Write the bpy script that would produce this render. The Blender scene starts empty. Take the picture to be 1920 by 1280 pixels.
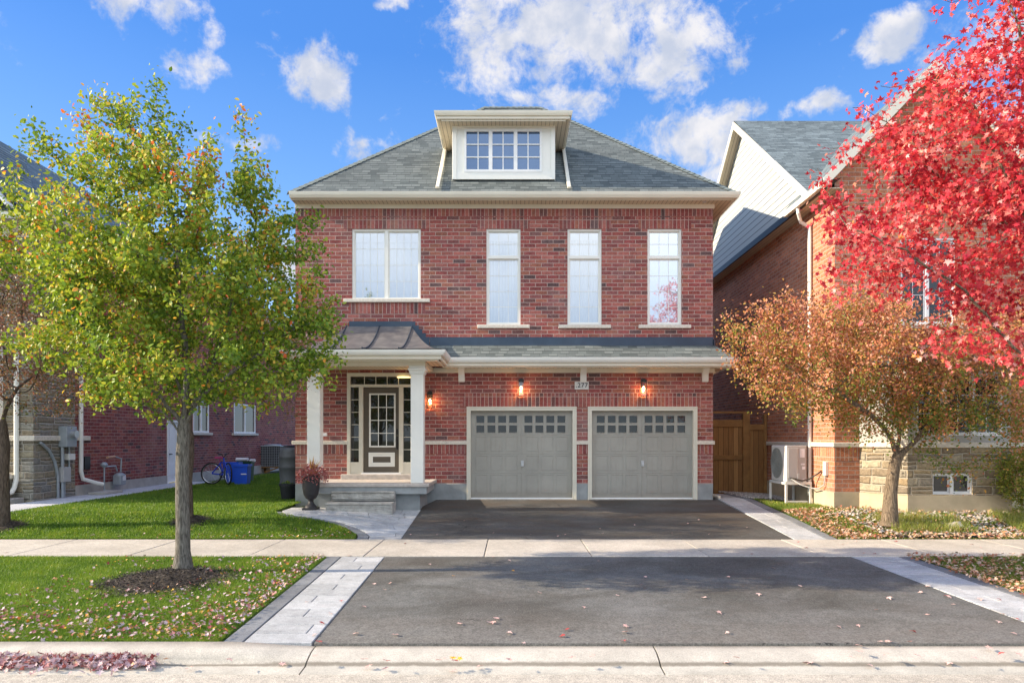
import bpy, math, random
import numpy as np
from mathutils import Vector, noise as mnoise

R = math.radians
sc = bpy.context.scene
COL = sc.collection

# ------------------------------------------------------------------ camera
F = 1300.0            # focal length in photo pixels (1920 wide)
CZ = 1.86             # camera height over the sidewalk
cam_d = bpy.data.cameras.new('camera')
cam = bpy.data.objects.new('camera', cam_d); COL.objects.link(cam)
cam.location = (0, 0, CZ); cam.rotation_euler = (R(90), 0, 0)
cam_d.sensor_width = 36; cam_d.lens = F/1920*36
cam_d.shift_y = (820-640)/1920
cam_d.clip_end = 2000; cam_d.clip_start = 0.05
sc.camera = cam
sc.render.resolution_x = 1024; sc.render.resolution_y = 682

# ------------------------------------------------------------------ light
SUN_EL, SUN_AZ = R(25), R(3)       # elevation; degrees the sun stands in front of due left (-X)
S = Vector((-math.cos(SUN_EL)*math.cos(SUN_AZ), -math.cos(SUN_EL)*math.sin(SUN_AZ), math.sin(SUN_EL)))
ld = bpy.data.lights.new('sun', 'SUN'); ld.energy = 5.0; ld.angle = R(0.5); ld.color = (1.0, 0.84, 0.64)
sun = bpy.data.objects.new('sun', ld); COL.objects.link(sun)
sun.rotation_euler = S.to_track_quat('Z', 'Y').to_euler(); sun.location = (-30, 0, 30)
sc.view_settings.view_transform = 'Standard'; sc.view_settings.look = 'None'
sc.view_settings.exposure = 1.0; sc.view_settings.gamma = 1
SKY_STRENGTH = 0.13
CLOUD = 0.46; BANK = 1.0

class NT:
    """tiny node-tree writer"""
    def __init__(s, tree): s.t = tree; s.n = tree.nodes; s.l = tree.links
    def node(s, kind, **kw):
        n = s.n.new(kind)
        for k, v in kw.items(): setattr(n, k, v)
        return n
    def put(s, sock, v):
        if v is None: return
        if hasattr(v, 'is_output') or isinstance(v, bpy.types.NodeSocket): s.l.new(v, sock)
        else:
            if isinstance(v, (tuple, list)) and len(v) == 3 and sock.type == 'RGBA': v = (*v, 1)
            sock.default_value = v
    def m(s, op, a, b=None, c=None, clamp=False):
        n = s.node('ShaderNodeMath', operation=op, use_clamp=clamp)
        s.put(n.inputs[0], a); s.put(n.inputs[1], b)
        if c is not None: s.put(n.inputs[2], c)
        return n.outputs[0]
    def ss(s, v, a, b, lo=0.0, hi=1.0):
        n = s.node('ShaderNodeMapRange', interpolation_type='SMOOTHSTEP')
        s.put(n.inputs['Value'], v); s.put(n.inputs['From Min'], a); s.put(n.inputs['From Max'], b)
        s.put(n.inputs['To Min'], lo); s.put(n.inputs['To Max'], hi)
        return n.outputs[0]
    def noise(s, vec, scale, detail=4, rough=0.55, dist=0.0, col=False):
        n = s.node('ShaderNodeTexNoise'); s.put(n.inputs['Vector'], vec)
        n.inputs['Scale'].default_value = scale; n.inputs['Detail'].default_value = detail
        n.inputs['Roughness'].default_value = rough; n.inputs['Distortion'].default_value = dist
        return n.outputs['Color' if col else 'Fac']
    def mix(s, f, a, b, blend='MIX'):
        n = s.node('ShaderNodeMix', data_type='RGBA', blend_type=blend)
        s.put(n.inputs[0], f); s.put(n.inputs[6], a); s.put(n.inputs[7], b)
        return n.outputs[2]
    def ramp(s, f, stops, interp='LINEAR'):
        n = s.node('ShaderNodeValToRGB'); r = n.color_ramp; r.interpolation = interp
        while len(r.elements) < len(stops): r.elements.new(0.5)
        for e, (p, c) in zip(r.elements, stops): e.position = p; e.color = (*c, 1)
        s.put(n.inputs[0], f); return n.outputs[0]
    def comb(s, x, y, z=0.0):
        n = s.node('ShaderNodeCombineXYZ')
        s.put(n.inputs[0], x); s.put(n.inputs[1], y); s.put(n.inputs[2], z); return n.outputs[0]
    def sep(s, v):
        n = s.node('ShaderNodeSeparateXYZ'); s.put(n.inputs[0], v); return n.outputs
    def white(s, vec):
        n = s.node('ShaderNodeTexWhiteNoise', noise_dimensions='3D'); s.put(n.inputs['Vector'], vec)
        return n.outputs['Value']
    def bump(s, h, strength=0.5, dist=0.01):
        n = s.node('ShaderNodeBump'); s.put(n.inputs['Height'], h)
        n.inputs['Strength'].default_value = strength; n.inputs['Distance'].default_value = dist
        return n.outputs[0]

# ------------------------------------------------------------------ world: sky with clouds
w = bpy.data.worlds.new('World'); sc.world = w; w.use_nodes = True
t = NT(w.node_tree); w.node_tree.nodes.clear()
out = t.node('ShaderNodeOutputWorld'); bg = t.node('ShaderNodeBackground'); t.l.new(bg.outputs[0], out.inputs[0])
sky = t.node('ShaderNodeTexSky', sky_type='NISHITA', sun_disc=False)
sky.sun_elevation = SUN_EL; sky.sun_rotation = R(270)-SUN_AZ
sky.air_density = 1.0; sky.dust_density = 0.4; sky.ozone_density = 2.5; sky.altitude = 200
hs = t.node('ShaderNodeHueSaturation'); hs.inputs['Saturation'].default_value = 1.22; hs.inputs['Value'].default_value = 1.0
t.l.new(sky.outputs[0], hs.inputs['Color'])
skyc = t.mix(1.0, hs.outputs[0], (0.95*SKY_STRENGTH*10, 0.88*SKY_STRENGTH*10, 1.12*SKY_STRENGTH*10), 'MULTIPLY')
tc = t.node('ShaderNodeTexCoord'); D = tc.outputs['Generated']
dx, dy, dz = t.sep(D)
az = t.m('ARCTAN2', dx, dy); el = t.m('ARCSINE', dz)
warp = t.noise(D, 9.0, 5, 0.6, 0, True); wr = t.sep(warp)
az2 = t.m('ADD', az, t.m('MULTIPLY', t.m('SUBTRACT', wr[0], 0.5), 0.10))
el2 = t.m('ADD', el, t.m('MULTIPLY', t.m('SUBTRACT', wr[1], 0.5), 0.07))
clouds = [(930,70,100,100,1.1),(1120,45,240,90,1.3),(1290,100,120,62,1.2),(960,130,110,32,.8),(1060,185,110,34,1.1),(1270,262,130,52,1.25),
          (1300,328,70,24,1),(270,22,120,55,1.3),(362,128,58,36,1.05),(330,0,70,60,.9),(608,135,54,54,1.2),(650,284,50,30,1.1),(1412,207,36,20,1.1),
          (1545,205,50,26,1.2),(1690,60,70,40,1.15),(1840,70,95,70,1.2),(745,8,34,18,.9),(1560,62,30,12,.7),(1500,80,14,8,.7),
          (365,240,36,14,.8),(1230,177,20,14,.7),(520,490,60,50,1.1),(470,255,60,18,.8),(2050,200,150,80,1),(-120,60,140,70,1)]
tot = None
for (px, py, rx, ry, s_) in clouds:
    a0 = math.atan2(px-960, F); hyp = math.hypot(F, px-960); e0 = math.atan2(820-py, hyp)
    ra = rx/hyp*math.cos(a0); re = ry/hyp*math.cos(e0)**2
    ea = t.m('POWER', t.m('ABSOLUTE', t.m('MULTIPLY', t.m('SUBTRACT', az2, a0), 1/ra)), 2.0)
    ee = t.m('POWER', t.m('ABSOLUTE', t.m('MULTIPLY', t.m('SUBTRACT', el2, e0), 1/re)), 2.0)
    v = t.m('SUBTRACT', s_, t.m('ADD', ea, ee))
    tot = v if tot is None else t.m('MAXIMUM', tot, v)
tot = t.m('MAXIMUM', tot, -1.6)
n1 = t.noise(D, 12.0, 12, 0.66, 0.25)
n2 = t.noise(D, 34.0, 8, 0.62, 0.6)
dens = t.m('ADD', t.m('ADD', t.m('MULTIPLY', tot, 0.42), t.m('MULTIPLY', t.m('SUBTRACT', n1, 0.47), 3.6)), t.m('MULTIPLY', t.m('SUBTRACT', n2, 0.5), 1.3))
alpha = t.ss(dens, -0.02, 0.85)
shade = t.ss(t.noise(t.m('MULTIPLY', 1.0, D) if False else D, 19.0, 6, 0.55), 0.33, 0.68)
cc = t.mix(shade, (0.66*CLOUD*10*.1, 0.72*CLOUD*10*.1, 0.86*CLOUD*10*.1), (1.06*CLOUD, 1.03*CLOUD, 1.03*CLOUD))
e_ = t.m('MAXIMUM', dz, 0.0)
blue = t.ramp(e_, [(0.0, (.42,.54,.64)), (.12, (.29,.42,.58)), (.30, (.125,.27,.51)), (.48, (.048,.165,.45)), (1.0, (.03,.13,.45))])
mixs = t.mix(0.72, t.mix(1.0, skyc, (0.1, 0.1, 0.1), 'MULTIPLY'), blue)
c1 = t.mix(t.m('MULTIPLY', alpha, 0.95), mixs, cc)
# high bright cloud deck behind the camera, unseen, added to light the shaded facade
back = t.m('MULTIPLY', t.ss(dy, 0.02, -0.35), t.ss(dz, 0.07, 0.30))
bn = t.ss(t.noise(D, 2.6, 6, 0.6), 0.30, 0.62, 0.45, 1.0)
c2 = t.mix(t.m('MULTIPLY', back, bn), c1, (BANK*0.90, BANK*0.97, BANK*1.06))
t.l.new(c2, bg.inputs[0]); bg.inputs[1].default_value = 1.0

# ------------------------------------------------------------------ materials
MATS = {}
def newmat(name):
    m = bpy.data.materials.new(name); m.use_nodes = True; m.node_tree.nodes.clear()
    nt = NT(m.node_tree); o = nt.node('ShaderNodeOutputMaterial'); MATS[name] = m
    return m, nt, o
def uvn(nt): return nt.node('ShaderNodeUVMap', uv_map='UVMap').outputs[0]
def pos(nt): return nt.node('ShaderNodeNewGeometry').outputs['Position']
def finish(nt, o, col, rough=0.7, bump=None, metal=0.0, spec=0.4, emis=None):
    p = nt.node('ShaderNodeBsdfPrincipled')
    nt.put(p.inputs['Base Color'], col); nt.put(p.inputs['Roughness'], rough)
    p.inputs['Metallic'].default_value = metal; p.inputs['Specular IOR Level'].default_value = spec
    if bump is not None: nt.l.new(bump, p.inputs['Normal'])
    if emis: p.inputs['Emission Color'].default_value = (*emis[0], 1); p.inputs['Emission Strength'].default_value = emis[1]
    nt.l.new(p.outputs[0], o.inputs[0]); return p

def plain(name, col, rough=0.6, vary=0.10, scale=6.0, bump=0.0, metal=0.0, spec=0.4, bscale=60.0):
    m, nt, o = newmat(name); P = pos(nt)
    n = nt.ss(nt.noise(P, scale, 5, 0.6), 0.25, 0.75, 1-vary, 1+vary*0.6)
    c = nt.mix(1.0, col, nt.comb(n, n, n), 'MULTIPLY')
    b = nt.bump(nt.noise(P, bscale, 4, 0.6), bump, 0.01) if bump else None
    finish(nt, o, c, rough, b, metal, spec); return m

def brick(name, stops, mortar, bw=0.285, bh=0.095, soldier=False, mw=0.0045, hue=None):
    m, nt, o = newmat(name); U = nt.sep(uvn(nt)); u, v = (U[1], U[0]) if soldier else (U[0], U[1])
    row = nt.m('FLOOR', nt.m('DIVIDE', v, bh))
    off = 0.0 if soldier else 0.5
    uu = nt.m('ADD', nt.m('DIVIDE', u, bw), nt.m('MULTIPLY', nt.m('MODULO', nt.m('ABSOLUTE', row), 2.0), off))
    cell = nt.m('FLOOR', uu); fu = nt.m('FRACT', uu); fv = nt.m('FRACT', nt.m('DIVIDE', v, bh))
    du = nt.m('MULTIPLY', nt.m('MINIMUM', fu, nt.m('SUBTRACT', 1.0, fu)), bw)
    dv = nt.m('MULTIPLY', nt.m('MINIMUM', fv, nt.m('SUBTRACT', 1.0, fv)), bh)
    P = pos(nt); fine = nt.noise(P, 45, 4, 0.65)
    d = nt.m('ADD', nt.m('MINIMUM', du, dv), nt.m('MULTIPLY', nt.m('SUBTRACT', fine, 0.5), 0.008))
    mask = nt.ss(d, mw, mw+0.004)
    rnd = nt.white(nt.comb(cell, row, 1.7)); c = nt.ramp(rnd, stops, 'CONSTANT')
    rnd2 = nt.white(nt.comb(cell, row, 5.1)); br = nt.m('ADD', 0.82, nt.m('MULTIPLY', rnd2, 0.36))
    mid = nt.ss(nt.noise(P, 22, 5, 0.7), 0.3, 0.7, 0.72, 1.25)
    k = nt.m('MULTIPLY', br, mid)
    c = nt.mix(1.0, c, nt.comb(k, k, k), 'MULTIPLY')
    fleck = nt.ss(nt.noise(P, 38, 4, 0.7), 0.52, 0.74)
    c = nt.mix(nt.m('MULTIPLY', fleck, 0.45), c, (0.50, 0.30, 0.29))
    big = nt.ss(nt.noise(P, 0.9, 5, 0.6), 0.45, 0.8)
    c = nt.mix(nt.m('MULTIPLY', big, 0.22), c, (0.5, 0.40, 0.37)); wet = nt.ss(nt.noise(P, 0.55, 6, 0.7), 0.5, 0.75); c = nt.mix(nt.m('MULTIPLY', wet, 0.22), c, (0.10, 0.04, 0.035))
    mc = nt.mix(nt.noise(P, 8, 3), mortar, tuple(x*0.75 for x in mortar))
    c = nt.mix(mask, mc, c)
    h = nt.m('ADD', nt.m('MULTIPLY', mask, 0.75), nt.m('MULTIPLY', fine, 0.5))
    finish(nt, o, c, 0.85, nt.bump(h, 0.7, 0.012), spec=0.25); return m
RED = [(0, (.295,.080,.066)), (.22, (.335,.112,.090)), (.42, (.245,.063,.058)), (.60, (.305,.112,.076)), (.76, (.23,.080,.074)), (.88, (.17,.075,.068)), (.95, (.11,.065,.064))]
ORG = [(0, (.46,.18,.09)), (.3, (.52,.21,.11)), (.6, (.40,.15,.08)), (.85, (.48,.18,.09))]
DRK = [(0, (.24,.062,.055)), (.24, (.28,.08,.068)), (.46, (.20,.046,.046)), (.66, (.26,.08,.055)), (.84, (.17,.05,.055)), (.93, (.09,.045,.05))]
MRT = (.52,.40,.35)
brick('brick_red', RED, MRT); brick('brick_soldier', RED, MRT, soldier=True)
brick('brick_orange', ORG, (.55,.45,.37)); brick('brick_orange_soldier', ORG, (.55,.45,.37), soldier=True)
brick('brick_dark', DRK, (.42,.30,.27)); brick('brick_dark_soldier', DRK, (.42,.30,.27), soldier=True)

def stone(name, stops, mortar, bh=0.17, bw=0.5):
    m, nt, o = newmat(name); U = nt.sep(uvn(nt)); P = pos(nt)
    wob = nt.m('MULTIPLY', nt.m('SUBTRACT', nt.noise(P, 3.0, 2), 0.5), 0.06)
    v = nt.m('ADD', U[1], wob)
    row = nt.m('FLOOR', nt.m('DIVIDE', v, bh))
    roff = nt.white(nt.comb(row, 3.3, 0.0)); rw = nt.m('ADD', 0.7, nt.m('MULTIPLY', nt.white(nt.comb(row, 8.3, 0.0)), 0.7))
    uu = nt.m('ADD', nt.m('DIVIDE', nt.m('MULTIPLY', U[0], rw), bw), nt.m('MULTIPLY', roff, 7.0))
    cell = nt.m('FLOOR', uu); fu = nt.m('FRACT', uu); fv = nt.m('FRACT', nt.m('DIVIDE', v, bh))
    split = nt.m('GREATER_THAN', nt.white(nt.comb(cell, row, 4.4)), 0.6)
    hv = nt.m('FRACT', nt.m('MULTIPLY', fv, 2.0)); half = nt.m('MULTIPLY', split, nt.m('GREATER_THAN', fv, 0.5))
    fv2 = nt.m('ADD', nt.m('MULTIPLY', split, hv), nt.m('MULTIPLY', nt.m('SUBTRACT', 1.0, split), fv))
    du = nt.m('MULTIPLY', nt.m('MINIMUM', fu, nt.m('SUBTRACT', 1.0, fu)), bw)
    dv = nt.m('MULTIPLY', nt.m('MINIMUM', fv2, nt.m('SUBTRACT', 1.0, fv2)), nt.m('SUBTRACT', bh, nt.m('MULTIPLY', split, bh/2)))
    fine = nt.noise(P, 14, 6, 0.7)
    d = nt.m('ADD', nt.m('MINIMUM', du, dv), nt.m('MULTIPLY', nt.m('SUBTRACT', fine, 0.5), 0.02))
    mask = nt.ss(d, 0.003, 0.012)
    c = nt.ramp(nt.white(nt.comb(cell, row, half)), stops, 'LINEAR')
    k = nt.ss(fine, 0.25, 0.75, 0.65, 1.25); c = nt.mix(1.0, c, nt.comb(k, k, k), 'MULTIPLY')
    c = nt.mix(mask, mortar, c)
    h = nt.m('ADD', nt.m('MULTIPLY', nt.ss(d, 0.0, 0.04), 0.8), nt.m('MULTIPLY', fine, 0.8))
    finish(nt, o, c, 0.9, nt.bump(h, 0.9, 0.04), spec=0.2); return m
STN = [(0, (.36,.27,.16)), (.25, (.24,.20,.15)), (.5, (.42,.33,.20)), (.75, (.28,.25,.20)), (1, (.44,.38,.27))]
stone('stone_tan', STN, (.50,.45,.36)); stone('stone_grey', [(p, tuple(x*f for x, f in zip(c, (.8,.88,1.0)))) for p, c in STN], (.42,.40,.35))

def shingle(name, a, b, ex=0.14):
    m, nt, o = newmat(name); U = nt.sep(uvn(nt)); P = pos(nt)
    v = nt.m('DIVIDE', U[1], ex); row = nt.m('FLOOR', v); fv = nt.m('FRACT', v)
    off = nt.white(nt.comb(row, 2.2, 0.0))
    uu = nt.m('ADD', nt.m('DIVIDE', U[0], 0.21), nt.m('MULTIPLY', off, 9.0))
    cell = nt.m('FLOOR', uu); fu = nt.m('FRACT', uu)
    tab = nt.white(nt.comb(cell, row, 0.5)); raised = nt.m('GREATER_THAN', tab, 0.48)
    tone = nt.white(nt.comb(cell, row, 7.5))
    c = nt.mix(nt.m('ADD', nt.m('MULTIPLY', tone, 0.6), nt.m('MULTIPLY', raised, 0.4)), a, b)
    g = nt.ss(nt.noise(P, 160, 2, 0.7), 0.3, 0.7, 0.8, 1.2); g2 = nt.ss(nt.noise(P, 1.2, 4), 0.3, 0.7, 0.88, 1.1)
    k = nt.m('MULTIPLY', g, g2); c = nt.mix(1.0, c, nt.comb(k, k, k), 'MULTIPLY')
    gap = nt.m('MULTIPLY', nt.m('LESS_THAN', fv, 0.22), nt.m('ADD', 0.30, nt.m('MULTIPLY', raised, 0.6)))  # course gap plus shadow line at raised tabs, painted into the colour
    vg = nt.m('MULTIPLY', nt.m('LESS_THAN', fu, 0.05), 0.5)
    c = nt.mix(nt.m('MAXIMUM', gap, vg), c, (.035,.04,.045))
    h = nt.m('ADD', nt.m('MULTIPLY', nt.m('SUBTRACT', 1.0, fv), 0.6), nt.m('MULTIPLY', raised, 0.5))
    finish(nt, o, c, 0.92, nt.bump(h, 0.8, 0.012), spec=0.2); return m
shingle('shingle', (.080,.095,.095), (.170,.192,.186)); shingle('shingle_blue', (.095,.12,.13), (.20,.245,.26))

m, nt, o = newmat('siding'); U = nt.sep(uvn(nt)); f = nt.m('FRACT', nt.m('DIVIDE', U[1], 0.19))
c = nt.mix(nt.m('LESS_THAN', f, 0.15), (.52,.55,.53), (.15,.16,.155)); finish(nt, o, c, 0.5, nt.bump(f, 0.5, 0.03))
m, nt, o = newmat('soffit'); U = nt.sep(uvn(nt)); f = nt.m('FRACT', nt.m('DIVIDE', U[0], 0.10))
c = nt.mix(nt.m('LESS_THAN', f, 0.13), (.58,.50,.37), (.24,.20,.15)); finish(nt, o, c, 0.55, nt.bump(f, 0.3, 0.01))
plain('ridge_shingle', (.17,.20,.19), 0.9, 0.3, 9)
plain('cream', (.74,.70,.58), 0.45, 0.05, 2.0); plain('white_trim', (.80,.80,.74), 0.45, 0.04, 2.0)
plain('white_vinyl', (.80,.81,.80), 0.4, 0.03); plain('sill', (.66,.61,.52), 0.9, 0.16, 20, 0.5)
plain('garage_paint_flat', (.355,.345,.30)); plain('frame_cream', (.66,.63,.52), 0.5, 0.05)
plain('door_brown', (.105,.088,.066), 0.45, 0.06); plain('dark_metal', (.03,.028,.027), 0.4, 0.1, metal=0.3)
plain('flashing', (.05,.075,.11), 0.42, 0.15, 3, metal=0.35); plain('steel', (.55,.56,.57), 0.3, 0.08, metal=0.8)
plain('foundation', (.30,.32,.32), 0.95, 0.22, 2.5, 0.4, bscale=25); plain('foundation_tan', (.52,.43,.29), 0.95, 0.16, 2.5, 0.4, bscale=25)
plain('foundation_pale', (.42,.40,.36), 0.95, 0.18, 2.5, 0.4, bscale=25)
plain('porch_slab', (.50,.45,.40), 0.9, 0.18, 9, 0.6, bscale=30); plain('porch_side', (.34,.36,.36), 0.9, 0.2, 4, 0.3)
plain('rock_step', (.40,.385,.35), 0.95, 0.30, 7, 1.0, bscale=22); plain('rock_white', (.62,.58,.54), 0.9, 0.2, 9, 0.8)
plain('plastic_grey', (.10,.105,.105), 0.5, 0.1); plain('plastic_black', (.02,.021,.023), 0.5, 0.2)
plain('bin_blue', (.015,.09,.62), 0.4, 0.08); plain('bin_green', (.01,.05,.025), 0.45, 0.1)
plain('bike_blue', (.02,.06,.50), 0.3, 0.1); plain('rubber', (.02,.02,.02), 0.8, 0.1); plain('seat_pink', (.45,.04,.16), 0.5)
plain('ac_body', (.42,.42,.41), 0.45, 0.05); plain('ac_front', (.74,.73,.68), 0.45, 0.04); plain('ac_grille', (.33,.34,.31), 0.6)
plain('meter_grey', (.33,.37,.40), 0.45, 0.08, metal=0.2); plain('copper', (.55,.30,.18), 0.4)
plain('paper', (.75,.76,.80), 0.7); plain('digits', (.03,.03,.03), 0.6); plain('plate', (.66,.66,.62), 0.6)
plain('concrete_wall', (.50,.50,.48), 0.9, 0.15); plain('edging', (.015,.015,.015), 0.6)
plain('soil', (.055,.042,.03), 1.0, 0.4, 12, 1.0); plain('fence_post_wood', (.30,.155,.05), 0.75, 0.25, 5)
m, nt, o = newmat('kerb_light'); P = pos(nt); q = nt.sep(P)
k = nt.m('MULTIPLY', nt.ss(nt.noise(P, 90, 3, 0.7), 0.25, 0.75, 0.78, 1.2), nt.ss(nt.noise(P, 3, 6, 0.65), 0.3, 0.7, 0.82, 1.08))
c = nt.mix(1.0, (.50,.465,.40), nt.comb(k, k, k), 'MULTIPLY')
dd = nt.m('ABSOLUTE', nt.m('SUBTRACT', nt.m('ADD', q[1], nt.m('MULTIPLY', nt.m('SUBTRACT', nt.noise(P, 5, 5, 0.7), 0.5), 0.05)), 6.165))
c = nt.mix(nt.m('MULTIPLY', nt.ss(dd, 0.035, 0.004), 0.75), c, (.14,.12,.09))
finish(nt, o, c, 0.95, nt.bump(nt.noise(P, 80, 3, 0.7), 0.6, 0.006), spec=0.2)
plain('bay_paint', (.40,.39,.36), 0.6, 0.1)
plain('cord_black', (.04,.035,.03), 0.6); plain('hose_grey', (.30,.28,.25), 0.6); plain('brown_pot', (.03,.028,.03), 0.6)

m, nt, o = newmat('garage_paint'); P = pos(nt); q = nt.sep(P)
n = nt.ss(nt.noise(P, 1.1, 6, 0.65), 0.25, 0.75, 0.88, 1.07); c = nt.mix(1.0, (.355,.345,.30), nt.comb(n, n, n), 'MULTIPLY')
st_ = nt.noise(nt.comb(nt.m('MULTIPLY', q[0], 9.0), q[1], nt.m('MULTIPLY', q[2], 0.9)), 1.5, 5, 0.7)
c = nt.mix(nt.m('MULTIPLY', nt.ss(st_, 0.52, 0.75), 0.22), c, (.20,.18,.14))
dirt = nt.m('MULTIPLY', nt.ss(nt.m('ADD', q[2], nt.m('MULTIPLY', nt.noise(P, 6, 5, 0.7), 0.25)), 0.85, 0.45), 0.45); c = nt.mix(dirt, c, (.17,.145,.11))
finish(nt, o, c, nt.ss(nt.noise(P, 3, 4), 0.3, 0.7, 0.42, 0.65), nt.bump(nt.noise(P, 60, 3), 0.05, 0.01))
m, nt, o = newmat('metal_roof'); P = pos(nt)
c = nt.ramp(nt.noise(P, 2.6, 6, 0.65), [(.3, (.10,.10,.11)), (.55, (.20,.19,.185)), (.75, (.30,.285,.27))])
finish(nt, o, c, 0.42, nt.bump(nt.noise(P, 3, 3), 0.25, 0.03), metal=0.35)

m, nt, o = newmat('fence_wood'); U = nt.sep(uvn(nt)); P = pos(nt)
bd = nt.m('DIVIDE', U[0], 0.14); f = nt.m('FRACT', bd); rb = nt.white(nt.comb(nt.m('FLOOR', bd), 0.0, 0.0))
grain = nt.noise(nt.comb(nt.m('MULTIPLY', U[0], 30.0), nt.m('MULTIPLY', U[1], 2.0), rb), 1.5, 5, 0.6)
c = nt.ramp(nt.m('ADD', nt.m('MULTIPLY', grain, 0.6), nt.m('MULTIPLY', rb, 0.4)), [(.2, (.20,.095,.03)), (.5, (.33,.17,.055)), (.8, (.42,.23,.085))])
c = nt.mix(nt.m('LESS_THAN', f, 0.06), c, (.03,.015,.008)); finish(nt, o, c, 0.75, nt.bump(grain, 0.3, 0.01))

def pave(name, a, b, sc1=1.2, speck=0.35, bump=0.5, rough=0.92):
    m, nt, o = newmat(name); P = pos(nt)
    base = nt.mix(nt.ss(nt.noise(P, sc1, 6, 0.62, 0.6), 0.3, 0.7), a, b)
    tone = nt.node('ShaderNodeAttribute', attribute_name='rnd').outputs['Fac']
    kt = nt.m('ADD', 0.88, nt.m('MULTIPLY', tone, 0.24)); base = nt.mix(1.0, base, nt.comb(kt, kt, kt), 'MULTIPLY')
    s1 = nt.ss(nt.noise(P, 130, 3, 0.7), 0.25, 0.75, 1-speck, 1+speck)
    s2 = nt.ss(nt.noise(P, 14, 4, 0.7), 0.3, 0.7, 1-speck*.3, 1+speck*.3); k = nt.m('MULTIPLY', s1, s2)
    c = nt.mix(1.0, base, nt.comb(k, k, k), 'MULTIPLY')
    dirt = nt.ss(nt.noise(P, 5, 8, 0.75), 0.60, 0.78); c = nt.mix(nt.m('MULTIPLY', dirt, 0.3), c, tuple(x*0.5 for x in a))
    finish(nt, o, c, rough, nt.bump(nt.noise(P, 110, 3, 0.7), bump, 0.006), spec=0.25); return m
pave('concrete_walk', (.38,.35,.30), (.48,.445,.385)); pave('paver_light', (.34,.35,.355), (.44,.45,.455), 2.5)
pave('paver_dark', (.15,.16,.175), (.21,.22,.23), 2.5); pave('road', (.42,.385,.32), (.48,.44,.37), 0.6, 0.55, 0.8)
pave('concrete_path', (.44,.45,.48), (.53,.54,.56))

m, nt, o = newmat('asphalt'); P = pos(nt); X_, Y_, Z_ = nt.sep(P)
big = nt.noise(nt.comb(nt.m('MULTIPLY', X_, 0.7), Y_), 0.75, 6, 0.62, 0.8)
c = nt.ramp(big, [(.26, (.052,.050,.043)), (.43, (.084,.083,.074)), (.60, (.128,.130,.122)), (.78, (.19,.19,.18))])
aged = nt.ss(nt.m('ADD', Y_, nt.m('MULTIPLY', nt.m('SUBTRACT', nt.noise(P, 1.5, 5), 0.5), 1.6)), 8.0, 6.5)
c = nt.mix(nt.m('MULTIPLY', aged, 0.6), c, (.185,.175,.155))
tyre = nt.ss(nt.m('ABSOLUTE', nt.m('SINE', nt.m('MULTIPLY', nt.m('SUBTRACT', X_, 0.6), 1.9))), 0.75, 1.0)
c = nt.mix(nt.m('MULTIPLY', nt.m('MULTIPLY', tyre, nt.noise(P, 2.5, 4)), 0.35), c, (.14,.135,.13))
k = nt.m('MULTIPLY', nt.ss(nt.noise(P, 48, 5, 0.85), 0.32, 0.68, 0.62, 1.45), nt.ss(nt.noise(P, 12, 6, 0.7), 0.3, 0.7, 0.85, 1.18)); c = nt.mix(1.0, c, nt.comb(k, k, k), 'MULTIPLY')
speck = nt.ss(nt.noise(P, 60, 2, 0.5), 0.66, 0.73); c = nt.mix(nt.m('MULTIPLY', speck, 0.6), c, (.35,.33,.30))
vor = nt.node('ShaderNodeTexVoronoi', feature='DISTANCE_TO_EDGE'); vor.inputs['Scale'].default_value = 0.55
vw = nt.node('ShaderNodeVectorMath', operation='ADD'); nt.l.new(P, vw.inputs[0])
vn = nt.node('ShaderNodeVectorMath', operation='SCALE'); nt.l.new(nt.noise(P, 2.2, 6, 0.7, 0, True), vn.inputs[0]); vn.inputs[3].default_value = 0.5
nt.l.new(vn.outputs[0], vw.inputs[1]); nt.l.new(vw.outputs[0], vor.inputs['Vector'])
crack = nt.m('MULTIPLY', nt.m('LESS_THAN', vor.outputs['Distance'], 0.0028), nt.ss(nt.noise(P, 0.5, 2), 0.57, 0.62))
oil = nt.ss(nt.noise(P, 1.9, 3, 0.5), 0.68, 0.76); c = nt.mix(nt.m('MULTIPLY', oil, 0.5), c, (.03,.028,.026))
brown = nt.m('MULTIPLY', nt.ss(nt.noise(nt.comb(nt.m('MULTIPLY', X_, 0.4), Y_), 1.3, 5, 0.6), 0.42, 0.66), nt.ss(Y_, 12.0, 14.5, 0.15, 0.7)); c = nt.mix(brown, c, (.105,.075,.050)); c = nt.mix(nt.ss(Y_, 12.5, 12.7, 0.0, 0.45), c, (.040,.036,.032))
c = nt.mix(crack, c, (.02,.02,.02))
bh_ = nt.m('SUBTRACT', nt.noise(P, 140, 3, 0.7), crack)
finish(nt, o, c, 0.8, nt.bump(bh_, 0.7, 0.006), spec=0.35)

m, nt, o = newmat('lawn_soil'); P = pos(nt)
c = nt.ramp(nt.noise(P, 1.8, 6, 0.65), [(.3, (.045,.095,.015)), (.55, (.065,.12,.02)), (.75, (.13,.15,.045))])
k = nt.ss(nt.noise(P, 60, 3, 0.8), 0.3, 0.7, 0.5, 1.4); c = nt.mix(1.0, c, nt.comb(k, k, k), 'MULTIPLY')
finish(nt, o, c, 1.0, nt.bump(nt.noise(P, 40, 4, 0.8), 1.0, 0.03), spec=0.1)
m, nt, o = newmat('ground'); P = pos(nt)
c = nt.ramp(nt.noise(P, 0.5, 6), [(.3, (.06,.09,.03)), (.7, (.14,.13,.08))]); finish(nt, o, c, 1.0)

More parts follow.
